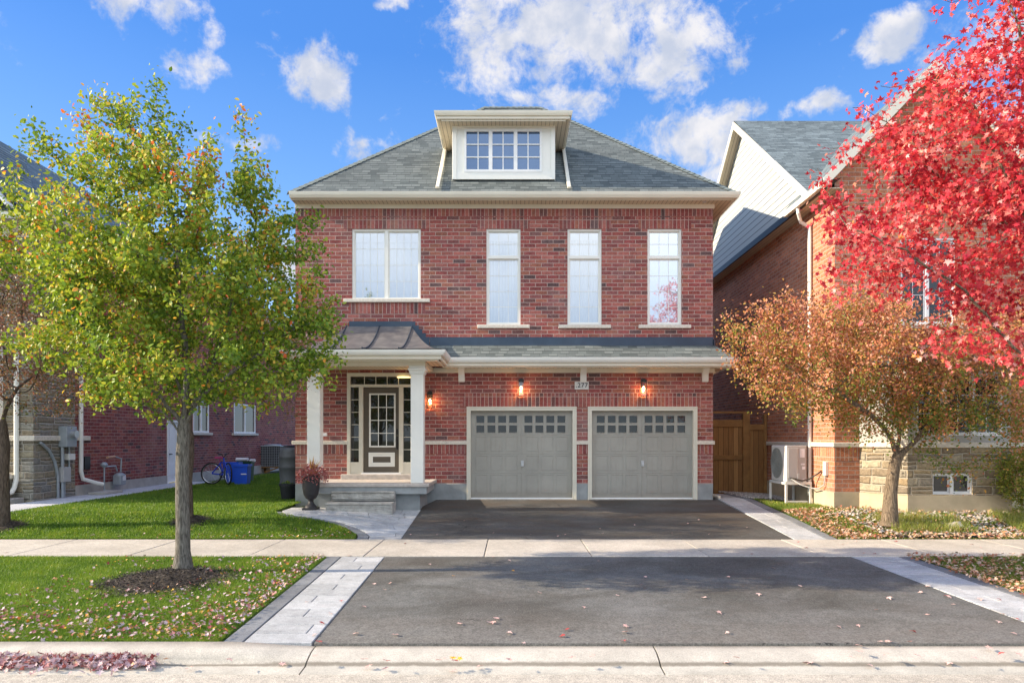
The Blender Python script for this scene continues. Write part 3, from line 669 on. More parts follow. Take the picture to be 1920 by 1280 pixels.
# ------------------------------------------------------------------ windows
def window(parent, x0, x1, z0, z1, Y, name='window', frame=.045, cols=2, rows=3, split_h=None, mull=1, pane='pane_pale', fmat='white_trim', sill=None, label=None, trim_out=0.02, munt=.012, grille=True):
    """window in a Y plane. mull = number of sashes side by side; split_h = z of a transom bar"""
    fr = MB(); d0, d1 = Y-trim_out, Y+.10
    fr.box(x0, x1, d0, d1, z1-frame, z1); fr.box(x0, x1, d0, d1, z0, z0+frame)
    fr.box(x0, x0+frame, d0+.002, d1, z0+frame, z1-frame); fr.box(x1-frame, x1, d0+.002, d1, z0+frame, z1-frame)
    zb = [(z0+frame, z1-frame)]
    if split_h: 
        fr.box(x0+frame, x1-frame, d0+.002, d1, split_h-.03, split_h+.03); zb = [(z0+frame, split_h-.03), (split_h+.03, z1-frame)]
    xi = [x0+frame]+[x0+(x1-x0)*k/mull for k in range(1, mull)]+[x1-frame]
    for k in range(1, mull): fr.box(xi[k]-.035, xi[k]+.035, d0+.004, d1, z0+frame, z1-frame)
    panes = MB(); sash = .028
    for bi, (za, zc) in enumerate(zb):
        for k in range(mull):
            a = xi[k]+(.035 if k > 0 else 0); b = xi[k+1]-(.035 if k < mull-1 else 0)
            s0 = Y+.025
            fr.box(a, b, s0, s0+.03, zc-sash, zc); fr.box(a, b, s0, s0+.03, za, za+sash)
            fr.box(a, a+sash, s0+.001, s0+.03, za+sash, zc-sash); fr.box(b-sash, b, s0+.001, s0+.03, za+sash, zc-sash)
            a += sash; b -= sash; z_a, z_c = za+sash, zc-sash
            panes.quad((a, Y+.045, z_a), (b, Y+.045, z_a), (b, Y+.045, z_c), (a, Y+.045, z_c))
            if grille:
                rr_ = rows if (not split_h or bi == 0) else 2
                for i in range(1, cols): xm = a+(b-a)*i/cols; fr.box(xm-munt/2, xm+munt/2, Y+.036, Y+.044, z_a, z_c)
                for i in range(1, rr_): zm = z_a+(z_c-z_a)*i/rr_; fr.box(a, b, Y+.0365, Y+.0445, zm-munt/2, zm+munt/2)
    f = fr.build(name, fmat, parent)
    if pane == 'pane_pale':
        cu = MB(); n_ = 60; vs = []; x_a, x_b = x0-.06, x1+.06
        for i in range(n_+1):
            xx = x_a+(x_b-x_a)*i/n_; yy = Y+.115+.018*math.sin(i*1.35+x0*5)+.012*math.sin(i*.61); vs += [(xx, yy, z0-.05), (xx, yy, z1+.05)]
        cu.add(vs, [[2*i, 2*i+2, 2*i+3, 2*i+1] for i in range(n_)]); co_ = cu.build('curtain', 'curtain_cloth', f)
        for p_ in co_.data.polygons: p_.use_smooth = True
        bl_ = MB(); bl_.box(x0+.03, x1-.03, Y+.06, Y+.08, z1-.05-(.16+.1*((x0*7)%1)), z1-.03); bl_.build('blind', 'blind', f)
    if label: f['label'] = label
    panes.build('pane', pane, f)
    if sill:
        s_ = MB(); s_.box(sill[0], sill[1], Y-.11, Y+.06, sill[2], sill[3]); s_.build('sill', 'sill', f, bevel=.008)
    return f

# ------------------------------------------------------------------ the brick house
def brick_house():
    Y = 16.8; g = .30
    hs = empty('brick_house', (-.2, Y, g), 'two storey red brick house with two grey garage doors and a white roof dormer', 'house')
    xl, xr = -5.25, 4.87; ztop = 7.42
    holesW = []
    WA = (X(660), X(789), Z(562), Z(429)); up = [WA]
    for a, b in ((912,976),(1064,1128),(1214,1278)): up.append((X(a), X(b), Z(609), Z(429)))
    door = (X(651), X(780), Z(893), Z(699)); g1 = (X(876), X(1080), .35, Z(763)); g2 = (X(1103), X(1306), .35, Z(763))
    mb = MB(); wall_y(mb, xl, xr, .74, ztop, up+[(door[0],door[1],max(door[2],.75),door[3]), (g1[0],g1[1],.74,g1[3]), (g2[0],g2[1],.74,g2[3])], Y, .13)
    # sides and back
    wall_x(mb, Y, 27.0, .74, ztop, [], xl, .1, 1); wall_x(mb, Y, 27.0, .74, ztop, [], xr, .1, -1)
    mb.quad((xl,27,.3),(xl,27,ztop),(xr,27,ztop),(xr,27,.3))
    mb.build('wall', 'brick_red', hs)
    # soldier courses, 5 mm proud
    def soldier(px0, px1, py0, py1, nm='brick_lintel'):
        s_ = MB(); s_.box(X(px0), X(px1), Y-.006, Y+.002, Z(py1), Z(py0)); s_.build(nm, 'brick_soldier', hs)
    soldier(644,806,407.5,429); soldier(655,797,567,588)
    for a, b in ((895,993),(1047,1146),(1197,1296)): soldier(a, b, 407.5, 429)
    soldier(868,1315,737,762.5)
    s_ = MB(); s_.box(xl-.0, xr, Y-.004, Y+.002, Z(405.5), ztop-.02); s_.build('brick_top_course', 'brick_soldier', hs)
    for a, b in ((553,651),(797,876),(1080,1103),(1306,1337.0)): soldier(a, b, 833, 850.5, 'brick_band')
    # stone band
    pieces('stone_band', 'sill', hs, [(X(a), X(b), Y-.045, Y+.01, Z(833), Z(826)) for a, b in ((548,604),(604,651),(797,836),(836.4,876),(1080,1103),(1306,1339.5))]+[(xr-.01, xr+.045, Y+.01, 27, Z(833), Z(826)),(xl-.045, xl+.01, Y+.01, 27, Z(833), Z(826))], .008)
    # foundation
    pieces('foundation', 'foundation', hs, [(a, b, Y-.012, Y+.2, .0, .745) for a, b in ((xl,X(640)),(X(780),g1[0]),(g1[1],g2[0]),(g2[1],xr))]+[(xl-.01, xl+.2, Y+.2, 27, 0, .745),(xr-.2, xr+.01, Y+.2, 27, 0, .745)], .01)
    # windows
    window(hs, *WA, Y+.05, cols=4, rows=4, mull=2, sill=(X(645),X(806),Z(567),Z(560.5)), label='wide double window over the front porch', munt=.008, trim_out=.02)
    for i, (a, b, c, d) in enumerate(up[1:]):
        window(hs, a, b, c, d, Y+.05, cols=3, rows=4, split_h=Z(482), sill=(a-.22, b+.22, Z(615.5), Z(609)), munt=.010, pane='pane_pale' if i < 2 else 'pane_mirror')
    # garage doors
    for gx in (g1, g2):
        a, b, c, d = gx; fr = MB(); y0 = Y-.03; wj = .085
        fr.box(a, a+wj, y0, Y+.16, c, d-wj); fr.box(b-wj, b, y0, Y+.16, c, d-wj); fr.box(a, b, y0-.004, Y+.16, d-wj, d)
        fr.box(a-.012, a+.02, y0-.012, Y+.0, c, d); fr.box(b-.02, b+.012, y0-.012, Y+.0, c, d); fr.box(a-.012, b+.012, y0-.016, Y, d-.02, d+.012)
        f = fr.build('garage_frame', 'frame_cream', hs)
        dr = MB(); yd = Y+.09; A, B = a+wj, b-wj; zt = d-wj; zb = .375; cx = (A+B)/2
        wx = []
        wz = ((Z(792),Z(779)),(Z(810.5),Z(797)))
        sc_ = (B-A)/2.495
        k0 = [29,87,143.5,201,281.5,339,396.5,454.5]  # window lefts, in crop units of the photo
        holes = []
        for q in k0:
            xa = A+ (q/532.0)*(B-A); wx.append((xa, xa+41/532.0*(B-A)))
        for (xa, xb) in wx:
            for (za, zc) in wz: holes.append((xa, xb, za, zc))
        wall_y(dr, A, B, zb, zt, holes, yd, .03)
        # raised strips between panels, section lines
        secs = [zb, Z(886), Z(850), Z(814.5), zt]
        for z_ in secs[1:4]: dr.box(A, B, yd-.006, yd-.001, z_-.006, z_+.006)
        for half in (0, 1):
            h0 = A+half*(B-A)/2; w_ = (B-A)/2
            for s_i in range(3):
                z0_, z1_ = secs[s_i]+.055, secs[s_i+1]-.035
                if s_i == 0: z0_ += .07
                for p_ in range(3):
                    xa = h0+w_*(.09+p_*.295); xb = xa+w_*.245
                    # raised panel: frame ridge with a bevelled slab
                    for q in ((xa,xb,z0_,z0_+.02),(xa,xb,z1_-.02,z1_),(xa,xa+.02,z0_+.02,z1_-.02),(xb-.02,xb,z0_+.02,z1_-.02)):
                        dr.box(q[0], q[1], yd-.008, yd-.0015, q[2], q[3])
        dr.box(cx-.007, cx+.007, yd-.009, yd-.0012, zb, zt)
        for (xa, xb) in wx:
            for (za, zc) in wz:
                for q in ((xa-.012,xb+.012,zc,zc+.012),(xa-.012,xb+.012,za-.012,za),(xa-.012,xa,za,zc),(xb,xb+.012,za,zc)):
                    dr.box(q[0], q[1], yd-.008, yd-.001, q[2], q[3])
        dob = dr.build('garage_door', 'garage_paint', hs, bevel=.002)
        pn = MB(); pn.quad((A+.05,yd+.025,wz[1][0]-.03),(B-.05,yd+.025,wz[1][0]-.03),(B-.05,yd+.025,wz[0][1]+.03),(A+.05,yd+.025,wz[0][1]+.03)); pn.build('garage_pane', 'pane_dark', dob)
        hd = MB(); hx = cx+.02; hd.box(hx-.035, hx+.035, yd-.03, yd-.006, Z(874), Z(863)); hd.box(hx-.022, hx+.03, yd-.06, yd-.03, Z(872), Z(868)); hd.lathe((hx, yd-.031, Z(866)), [(.0,0),(.015,.002),(.015,.012),(0,.014)], 8)
        hd.build('door_handle', 'steel', dob, bevel=.003)
        th = MB(); th.box(a+.0, b-.0, y0-.005, Y+.2, .30, .372); th.build('garage_threshold', 'kerb_light', hs)
        bs = MB(); bs.box(A, B, yd-.03, yd+.02, .372, .40); bs.build('weather_strip', 'white_vinyl', dob)
    # front door with sidelights and transom
    a, b, c, d = door; yd = Y+.06; c = .86
    fr = MB(); wj = .075
    fr.box(a, a+wj, Y-.03, Y+.14, c, d); fr.box(b-wj, b, Y-.03, Y+.14, c, d); fr.box(a+wj, b-wj, Y-.034, Y+.14, d-.085, d); fr.box(a+wj, b-wj, Y-.01, Y+.14, Z(725.5), Z(720.5))
    for px0, px1 in ((673,680.5),(748,756)): fr.box(X(px0), X(px1), Y-.012, Y+.14, c, Z(725.5))
    fr.box(a+wj, X(673), Y, Y+.14, c, Z(866)); fr.box(X(756), b-wj, Y, Y+.14, c, Z(866))
    fr.box(a+wj, X(673), Y-.01, Y, Z(869.5), Z(866)); fr.box(X(756), b-wj, Y-.01, Y, Z(869.5), Z(866))
    mv = .008
    for k in range(1, 5):
        xm = X(661)+(X(768)-X(661))*k/5; fr.box(xm-mv, xm+mv, Y+.05, Y+.064, Z(720.5), d-.085)
    for px0, px1 in ((658,673),(756,771)):
        for k in range(1, 6):
            zm = Z(866)+(Z(725.5)-Z(866))*k/6; fr.box(X(px0), X(px1), Y+.05, Y+.064, zm-mv, zm+mv)
    ft = fr.build('door_frame', 'frame_cream', hs)
    pn = MB(); pn.quad((a+.05,Y+.07,Z(721)),(b-.05,Y+.07,Z(721)),(b-.05,Y+.07,d-.06),(a+.05,Y+.07,d-.06)); pn.build('transom_pane', 'pane_dark', ft)
    for px0, px1 in ((657,675),(754,773)):
        pn = MB(); pn.quad((X(px0),Y+.071,Z(867)),(X(px1),Y+.071,Z(867)),(X(px1),Y+.071,Z(724)),(X(px0),Y+.071,Z(724))); pn.build('sidelight_pane', 'pane_dark', ft)
    gl = MB(); gl.lathe((X(756.5), Y+.066, Z(708)), [(.0,.0),(.16,.004),(.17,.02),(.1,.035),(0,.04)], 20); gl.build('ceiling_lamp', 'ceiling_glow', ft)
    dr = MB(); da, db, dz0, dz1 = X(680.5), X(748), Z(885.5), Z(726.5); gh = (X(693.5), X(739), Z(836), Z(739))
    wall_y(dr, da, db, dz0, dz1, [gh], yd, .03)
    dob = dr.build('front_door', 'door_brown', hs)
    tr = MB(); q = gh; ww = .045
    for r_ in ((q[0]-ww*.6,q[1]+ww*.6,q[3]-.01,q[3]+ww*.6),(q[0]-ww*.6,q[1]+ww*.6,q[2]-ww*.6,q[2]+.01),(q[0]-ww*.6,q[0]+.01,q[2]+.01,q[3]-.01),(q[1]-.01,q[1]+ww*.6,q[2]+.01,q[3]-.01)): tr.box(r_[0], r_[1], yd-.022, yd+.01, r_[2], r_[3])
    for k in (1, 2): xm = q[0]+(q[1]-q[0])*k/3; tr.box(xm-.009, xm+.009, yd-.004, yd+.01, q[2], q[3])
    for k in (1, 2, 3): zm = q[2]+(q[3]-q[2])*k/4; tr.box(q[0], q[1], yd-.0045, yd+.0105, zm-.009, zm+.009)
    q = (X(690.5), X(739.5), Z(874.5), Z(848))
    for m_, (p0, p1) in enumerate(((0,.035),(.055,.10))):
        r0, r1 = p0, p1
        for r_ in ((q[0]+r0,q[1]-r0,q[3]-r1,q[3]-r0),(q[0]+r0,q[1]-r0,q[2]+r0,q[2]+r1),(q[0]+r0,q[0]+r1,q[2]+r1,q[3]-r1),(q[1]-r1,q[1]-r0,q[2]+r1,q[3]-r1)): tr.box(r_[0], r_[1], yd-.024+m_*.008, yd+.001, r_[2], r_[3])
    tr.box(q[0]+.035, q[1]-.035, yd-.005, yd+.002, q[2]+.035, q[2]+.055); tr.box(q[0]+.035, q[1]-.035, yd-.005, yd+.002, q[3]-.055, q[3]-.035)
    tr.box(q[0]+.035, q[0]+.055, yd-.005, yd+.002, q[2]+.055, q[3]-.055); tr.box(q[1]-.055, q[1]-.035, yd-.005, yd+.002, q[2]+.055, q[3]-.055)
    tr.build('door_trim', 'white_trim', dob)
    pn = MB(); pn.quad((gh[0],yd+.008,gh[2]),(gh[1],yd+.008,gh[2]),(gh[1],yd+.008,gh[3]),(gh[0],yd+.008,gh[3])); pn.build('door_pane', 'pane_dark', dob)
    hd = MB(); hd.box(X(742.5), X(746.5), yd-.02, yd, Z(814), Z(804)); hd.box(X(742.5), X(747), yd-.02, yd, Z(842), Z(818)); hd.tube([(X(744.5),yd-.01,Z(820)),(X(744.5),yd-.06,Z(824)),(X(744.5),yd-.06,Z(836)),(X(744.5),yd-.01,Z(840))], .012, 6); hd.build('door_handle', 'dark_metal', dob)
    st = MB(); st.box(X(641), b+.1, Y-.12, Y+.05, .85, Z(888.5)); st.build('door_step', 'porch_slab', hs, bevel=.01)
    th = MB(); th.box(X(678), X(752), Y-.03, Y+.14, Z(889), Z(885.5)); th.build('door_threshold', 'white_vinyl', hs)
    # eaves: soffit, fascia, gutter, frieze
    ze = 7.655; path = [(-5.24,17.4),(-5.24,16.4),(5.26,16.4),(5.26,27.2)]; path2 = path[1:]
    GUT = [(0,-.0),(0,-.13),(.07,-.13),(.11,-.07),(.125,-.01),(.125,.0),(.105,0),(.10,-.012),(.02,-.012),(.02,0)]
    gm = MB(); gm.sweep(path2, [(o_, ze-.02+z_) for o_, z_ in GUT]); gm.build('gutter', 'cream', hs)
    fm = MB(); fm.sweep(path2, [(.0,ze-.02),(.0,ze-.15),(-.02,ze-.155),(-.03,ze-.02)]); fm.sweep([(-5.24,16.44),(5.24,16.44)], [(0,ze-.175),(.02,ze-.175),(.02,ze-.145),(0,ze-.145)]); fm.build('fascia', 'cream', hs)
    sf = MB(); sf.box(-5.24, 5.24, 16.42, Y+.1, ze-.16, ze-.15); sf.box(xr-.05, 5.24, Y+.1, 27.2, ze-.16, ze-.15); sf.build('soffit', 'soffit', hs)
    fz = MB(); fz.sweep([(xl,Y),(xr,Y),(xr,27)], [(-.01,ztop-.02),(.03,ztop-.02),(.035,ztop+.09),(-.01,ztop+.09)]); fz.build('frieze', 'cream', hs, bevel=.004)
    pl = MB(); pl.lathe((X(1321,16.6), 16.6, ze-.168), [(0,0),(.05,0),(.06,.01)], 14); pl.build('pot_light', 'steel', hs)
    # hip roof
    A = 4.4; zr = 7.73+.916*A
    e = [(-5.28,16.36,7.645),(5.30,16.36,7.645),(5.30,27.3,7.645),(-5.28,27.3,7.645)]
    r0, r1 = (-.84,16.4+A,zr), (.86,16.4+A,zr); r0b, r1b = (-.84,27.3-A,zr), (.86,27.3-A,zr)
    rf = MB(); rf.quad(e[0], e[1], r1, r0); rf.quad(e[1], e[2], r1b, r1); rf.quad(e[2], e[3], r0b, r1b); rf.quad(e[3], e[0], r0, r0b); rf.quad(r0, r1, r1b, r0b)
    roof = rf.build('roof', 'shingle', hs)
    cp = MB()
    V_ = Vector; nF = (V_(e[1])-V_(e[0])).cross(V_(r1)-V_(e[0])).normalized(); nR = (V_(e[2])-V_(e[1])).cross(V_(r1)-V_(e[1])).normalized(); nL = (V_(e[0])-V_(e[3])).cross(V_(r0)-V_(e[0])).normalized()
    for p, q, na, nb in ((e[0], r0, nF, nL), (e[1], r1, nF, nR), (r0, r1, nF, V_((0,0,1)))):
        p, q = V_(p), V_(q); n = int((q-p).length/.16); d = (q-p).normalized(); na = na if na.z > 0 else -na; nb = nb if nb.z > 0 else -nb
        sa = d.cross(na).normalized(); sb = d.cross(nb).normalized()
        if (na.cross(nb)).dot(d)*1 > 0: pass
        # point each wing down its own slope
        if sa.y > 0: sa = -sa
        sb = -sb if sb.dot(sa) > 0 else sb
        for i in range(n):
            a_, b_ = p.lerp(q, i/n), p.lerp(q, (i+1.1)/n); l0, l1 = .012, .026
            cp.quad(a_+na*l1+sa*.13, b_+na*l0+sa*.13, b_+na*l0, a_+na*l1); cp.quad(a_+na*l1, b_+na*l0, b_+nb*l0+sb*.13, a_+nb*l1+sb*.13)
            cp.quad(a_+na*l1+sa*.13, a_+na*l1, a_, a_+sa*.13)
    cp.build('ridge_cap', 'ridge_shingle', roof)
    # dormer
    dm = MB(); dx0, dx1, dz0, dz1 = X(849,16.8), X(1040,16.8), Z(337), Z(231); yb = 19.2; yw = 16.8
    hole = (X(873), X(1013.5), Z(321), Z(245))
    wall_y(dm, dx0, dx1, dz0, dz1+.05, [hole], yw, .1)
    dm.quad((dx0,yw,dz0),(dx0,yw,dz1+.05),(dx0,yb,dz1+.05),(dx0,yb,dz0)); dm.quad((dx1,yw,dz0),(dx1,yb,dz0),(dx1,yb,dz1+.05),(dx1,yw,dz1+.05))
    dor = dm.build('dormer', 'white_trim', hs)
    tm = MB(); bd = .09
    for q in ((dx0-.01,dx0+bd,dz0,dz1),(dx1-bd,dx1+.01,dz0,dz1)): tm.box(q[0], q[1], yw-.025, yw+.0, q[2], q[3])
    tm.box(dx0+bd, dx1-bd, yw-.022, yw, dz1-.11, dz1); tm.box(dx0+bd, dx1-bd, yw-.022, yw, dz0, hole[2]-.03)
    tm.build('dormer_trim', 'white_trim', dor, bevel=.004)
    q = hole; fr = MB(); y0 = yw-.03
    fr.box(q[0]-.03, q[1]+.03, y0, yw+.03, q[3]-.03, q[3]+.03); fr.box(q[0]-.03, q[1]+.03, y0, yw+.03, q[2]-.03, q[2]+.03)
    fr.box(q[0]-.03, q[0]+.02, y0+.001, yw+.03, q[2]+.03, q[3]-.03); fr.box(q[1]-.02, q[1]+.03, y0+.001, yw+.03, q[2]+.03, q[3]-.03)
    n3 = (q[1]-q[0])/3
    for k in (1, 2): xm = q[0]+n3*k; fr.box(xm-.045, xm+.045, y0+.002, yw+.03, q[2]+.03, q[3]-.03)
    for k in range(3):
        xm = q[0]+n3*(k+.5); fr.box(xm-.013, xm+.013, yw-.01, yw+.02, q[2]+.03, q[3]-.03)
    for k in (1, 2): zm = q[2]+.03+(q[3]-q[2]-.06)*k/3; fr.box(q[0]+.02, q[1]-.02, yw-.0105, yw+.0205, zm-.013, zm+.013)
    wf = fr.build('dormer_window', 'white_vinyl', dor)
    pn = MB(); pn.quad((q[0],yw+.015,q[2]),(q[1],yw+.015,q[2]),(q[1],yw+.015,q[3]),(q[0],yw+.015,q[3])); pn.build('dormer_pane', 'pane_blue', dor)
    zt = Z(207,16.36); ex0, ex1 = X(818.5,16.36), X(1069,16.36); ye = 16.36+.06
    pth = [(ex0,18.35),(ex0,ye),(ex1,ye),(ex1,18.35)]
    gm = MB(); gm.sweep(pth, [(o_*.5, zt+z_*.8) for o_, z_ in GUT]); gm.sweep(pth, [(0,zt-.01),(0,zt-.17),(-.03,zt-.17),(-.03,zt-.01)]); gm.sweep([(ex0+.1,ye+.06),(ex1-.1,ye+.06)], [(.0,zt-.205),(.02,zt-.205),(.02,zt-.165),(0,zt-.165)]); gm.build('dormer_gutter', 'cream', dor)
    sf = MB(); sf.box(ex0+.02, ex1-.02, ye+.02, 18.3, zt-.178, zt-.168); sf.build('dormer_soffit', 'soffit', dor)
    dr_ = MB(); k = .3; dr_.quad((ex0-.02,ye-.03,zt-.01),(ex1+.02,ye-.03,zt-.01),(ex1+.02,19.5,zt+.03*3.0),(ex0-.02,19.5,zt+.03*3.0)); dr_.quad((ex0-.02,ye-.03,zt-.01),(ex0-.02,19.5,zt+.09),(ex0-.02,19.5,zt-.2),(ex0-.02,ye,zt-.05)); dr_.build('dormer_roof', 'shingle', dor)
    for sx in (ex0+.02, ex1-.02):
        yy = 16.42; pts = []
        for i in range(3):
            y_ = 16.38+ (18.2-16.38)*i/2; pts.append((sx, y_, 7.73+.916*(y_-16.4)+.05))
        dn = MB(); dn.bar(pts[0], pts[-1], .085, .055); dn.build('roof_downspout', 'cream', hs, bevel=.01)
    # skirt roof, porch roof
    zs = 3.73; yS = 16.25; SX = 5.23
    sk = MB(); sk.quad((-1.55,yS-.03,zs-.01),(SX+.03,yS-.03,zs-.01),(xr+.02,Y,4.10),(-2.1,Y,4.10)); sk.quad((SX+.03,yS-.03,zs-.01),(SX+.03,Y+.9,zs-.01),(xr+.0,Y+.9,4.10),(xr+.02,Y,4.10)); sk.build('skirt_roof', 'shingle', hs)
    fl = MB(); fl.box(X(806), xr+.01, Y-.02, Y+.01, 4.07, Z(632)); fl.box(xr-.01, xr+.03, Y-.02, Y+.9, 4.05, Z(632)-.05); fl.box(X(655), X(773), Y-.02, Y+.01, 4.5, Z(602.5))
    for k in range(5): x_ = X(772)+k*.085*1.0; fl.box(x_, x_+.087, Y-.018-.0004*k, Y+.01, 4.0, Z(603+k*7.2))
    fl.bar((X(1330),Y-.05,3.98),(xr+.18,Y-.3,3.92),.09,.02)
    fl.build('flashing', 'flashing', hs)
    pr = MB(); n = 14; ez, tz = 3.76, 4.56
    L0, L1, R0, R1 = -3.98, -4.95, -2.44, -1.49; fy0, fy1 = Y, 14.78
    cv = []
    for i in range(n+1):
        t_ = i/n; cv.append((L0+(L1-L0)*t_, R0+(R1-R0)*t_, fy0+(fy1-fy0)*t_, ez+(tz-ez)*((1-t_)**1.75)))
    for (a0, b0, y0_, z0_), (a1, b1, y1_, z1_) in zip(cv, cv[1:]):
        pr.quad((a1,y1_,z1_),(b1,y1_,z1_),(b0,y0_,z0_),(a0,y0_,z0_))
        pr.quad((b1,y1_,z1_),(b1,Y,z1_),(b0,Y,z0_),(b0,y0_,z0_)); pr.quad((a0,y0_,z0_),(a0,Y,z0_),(a1,Y,z1_),(a1,y1_,z1_))
    po = pr.build('porch_roof', 'metal_roof', hs, smooth=True)
    try:
        for p in po.data.polygons: p.use_smooth = True
    except Exception: pass
    mod = po.modifiers.new('split', 'EDGE_SPLIT'); mod.split_angle = R(35)
    for sx in (-4.0, -3.2, -2.42):
        sm_ = MB()
        for (a0, b0, y0_, z0_), (a1, b1, y1_, z1_) in zip(cv, cv[1:]): sm_.bar((sx,y0_,z0_+.012),(sx,y1_,z1_+.012),.018,.035)
        sm_.build('roof_seam', 'flashing', po)
    pth = [(-4.93,16.85),(-4.93,14.82),(-1.52,14.82),(-1.52,16.25),(SX,16.25),(SX,17.7)]
    gm = MB(); gm.sweep(pth, [(o_*.8, zs+z_*.85) for o_, z_ in GUT]); gm.build('porch_gutter', 'white_trim', hs)
    fm = MB(); fm.sweep(pth, [(0,zs-.02),(0,zs-.19),(-.03,zs-.20),(-.03,zs-.02)]); fm.sweep([(p[0], p[1]) for p in [(-4.85,16.8),(-4.85,14.92),(-1.62,14.92),(-1.62,16.35),(SX-.1,16.35),(SX-.1,17.6)]], [(0,zs-.225),(.03,zs-.225),(.03,zs-.185),(0,zs-.185)]); fm.build('porch_fascia', 'cream', hs)
    sf = MB(); sf.box(-1.6, SX-.03, 16.28, Y+.02, zs-.20, zs-.19); sf.box(xr, SX-.03, Y+.02, 17.65, zs-.20, zs-.19); sf.box(-4.9, -1.6, 14.85, 15.3, zs-.20, zs-.19); sf.box(-1.93,-1.55, 15.3, 16.28, zs-.20, zs-.19); sf.build('porch_soffit', 'soffit', hs)
    ps = MB(); ps.box(-4.55, -1.95, 15.3, Y+.02, 3.50, 3.53); o_ = ps.build('porch_ceiling', 'soffit', hs)
    fz = MB(); fz.box(-1.9, xr+.035, Y-.035, Y+.01, 3.43, 3.545); fz.box(xr, xr+.035, Y+.01, 17.6, 3.43, 3.545); fz.build('porch_frieze', 'cream', hs, bevel=.004)
    bm_ = MB(); bm_.box(-4.56, -1.90, 15.17, 15.32, 3.43, zs-.19); bm_.box(-2.05, -1.90, 15.32, Y, 3.43, zs-.19); bm_.box(-4.56,-4.42,15.32,Y,3.43,zs-.19); bm_.build('porch_beam', 'cream', hs, bevel=.005)
    for cx_ in (-2.085, -4.36):
        c_ = MB(); hw = .14; yc = 15.36
        c_.box(cx_-hw, cx_+hw, yc-hw, yc+hw, .86, 3.28)
        c_.box(cx_-hw-.02, cx_+hw+.02, yc-hw-.02, yc+hw+.02, 3.25, 3.28); c_.box(cx_-hw-.03, cx_+hw+.03, yc-hw-.03, yc+hw+.03, 3.281, 3.33)
        c_.box(cx_-hw-.055, cx_+hw+.055, yc-hw-.055, yc+hw+.055, 3.331, 3.38); c_.box(cx_-hw-.035, cx_+hw+.035, yc-hw-.035, yc+hw+.035, 3.381, 3.43)
        c_.build('porch_column', 'white_trim', hs, bevel=.006)
    # brackets
    for px in (865.5, 1093.5, 1321.5):
        bx = X(px); k_ = MB(); pf = [(0,-.22),(-.05,-.22),(-.07,-.16),(-.075,-.05),(-.12,.02),(-.17,.08),(-.18,.17),(0,.17)]
        zz = 3.425; vs = [(bx-.075, Y+dy_, zz+dz_) for dy_, dz_ in pf]+[(bx+.075, Y+dy_, zz+dz_) for dy_, dz_ in pf]; nn = len(pf)
        k_.add(vs, [list(range(nn)), [nn+i for i in range(nn)][::-1]]+[[i, nn+i, nn+(i+1)%nn, (i+1)%nn] for i in range(nn)])
        k_.box(bx-.085, bx+.085, Y-.20, Y-.036, zz+.12, zz+.17); k_.build('eave_bracket', 'white_trim', hs, bevel=.005)
    # porch slab
    sl = MB(); sl.box(-4.5, -1.82, 15.2, Y, .775, .855); porch = sl.build('porch_slab', 'porch_slab', hs, bevel=.012)
    sl = MB(); sl.box(-4.45, -1.88, 15.24, Y-.013, .62, .776); sl.build('porch_edge', 'porch_side', hs, bevel=.004)
    sl = MB(); sl.box(-4.3, -2.05, 15.42, Y-.013, .0, .621); sl.build('porch_base', 'foundation', hs)
    # rough stone steps
    for (a_, b_, y0_, z0_, z1_) in ((X(612,14.78), X(736,14.78), 14.70, .18, .475), (X(621,15.03), X(739,15.03), 15.03, .490, .69)):
        bm2 = bmesh.new(); bmesh.ops.create_cube(bm2, size=1)
        bmesh.ops.subdivide_edges(bm2, edges=bm2.edges[:], cuts=9, use_grid_fill=True)
        for v in bm2.verts:
            c0 = v.co.copy(); v.co.x = a_+(c0.x+.5)*(b_-a_); v.co.y = y0_+(c0.y+.5)*(.52 if z0_ < .3 else .20); v.co.z = z0_+(c0.z+.5)*(z1_-z0_)
            nn_ = mnoise.noise(Vector((v.co.x*4, z0_*50+v.co.y*4, v.co.z*8)))*.022+mnoise.noise(Vector((v.co.x*13, v.co.y*9, v.co.z*22)))*.020
            if c0.y < -.49 and c0.z < .40: v.co.y += .03+.02*(c0.z < -.4)-nn_
            if abs(c0.x) > .49 and c0.z < .45: v.co.x += (nn_*.3)*(1 if c0.x > 0 else -1)
        me = bpy.data.meshes.new('porch_step'); bm2.to_mesh(me); bm2.free(); link('porch_step', me, 'rock_step', hs)
    # lanterns
    def lantern(px, py0, py1, w_=.12):
        x_ = X(px); z1_, z0_ = Z(py0), Z(py1); yf = Y-.055-.07
        l = MB(); l.box(x_-.04, x_+.04, Y-.02, Y-.006, (z0_+z1_)/2-.02, z1_); l.box(x_-w_/2, x_+w_/2, Y-.15, Y-.03, z1_-.09, z1_-.02); l.box(x_-.035, x_+.035, Y-.12, Y-.02, z1_-.02, z1_)
        l.box(x_-w_/2, x_+w_/2, Y-.15, Y-.03, z0_, z0_+.012)
        for dx_ in (-w_/2, w_/2-.01):
            for dy_ in (-.15, -.04): l.box(x_+dx_, x_+dx_+.01, Y+dy_, Y+dy_+.01, z0_+.012, z1_-.09)
        o = l.build('wall_lantern', 'dark_metal', hs)
        gl = MB(); a_ = w_/2-.012; gl.box(x_-a_, x_+a_, Y-.138, Y-.045, z0_+.012, z1_-.09); gl.build('lantern_glass', 'lantern_glass', o)
        b_ = MB(); zc = (z0_+z1_)/2-.02; b_.lathe((x_, Y-.09, zc), [(0,-.035),(.016,-.028),(.024,-.005),(.02,.02),(.010,.04),(0,.045)], 10); b_.build('bulb', 'bulb', o)
        lt = bpy.data.lights.new('lantern_light', 'POINT'); lt.energy = 3.8; lt.color = (1, .42, .14); lt.shadow_soft_size = .03
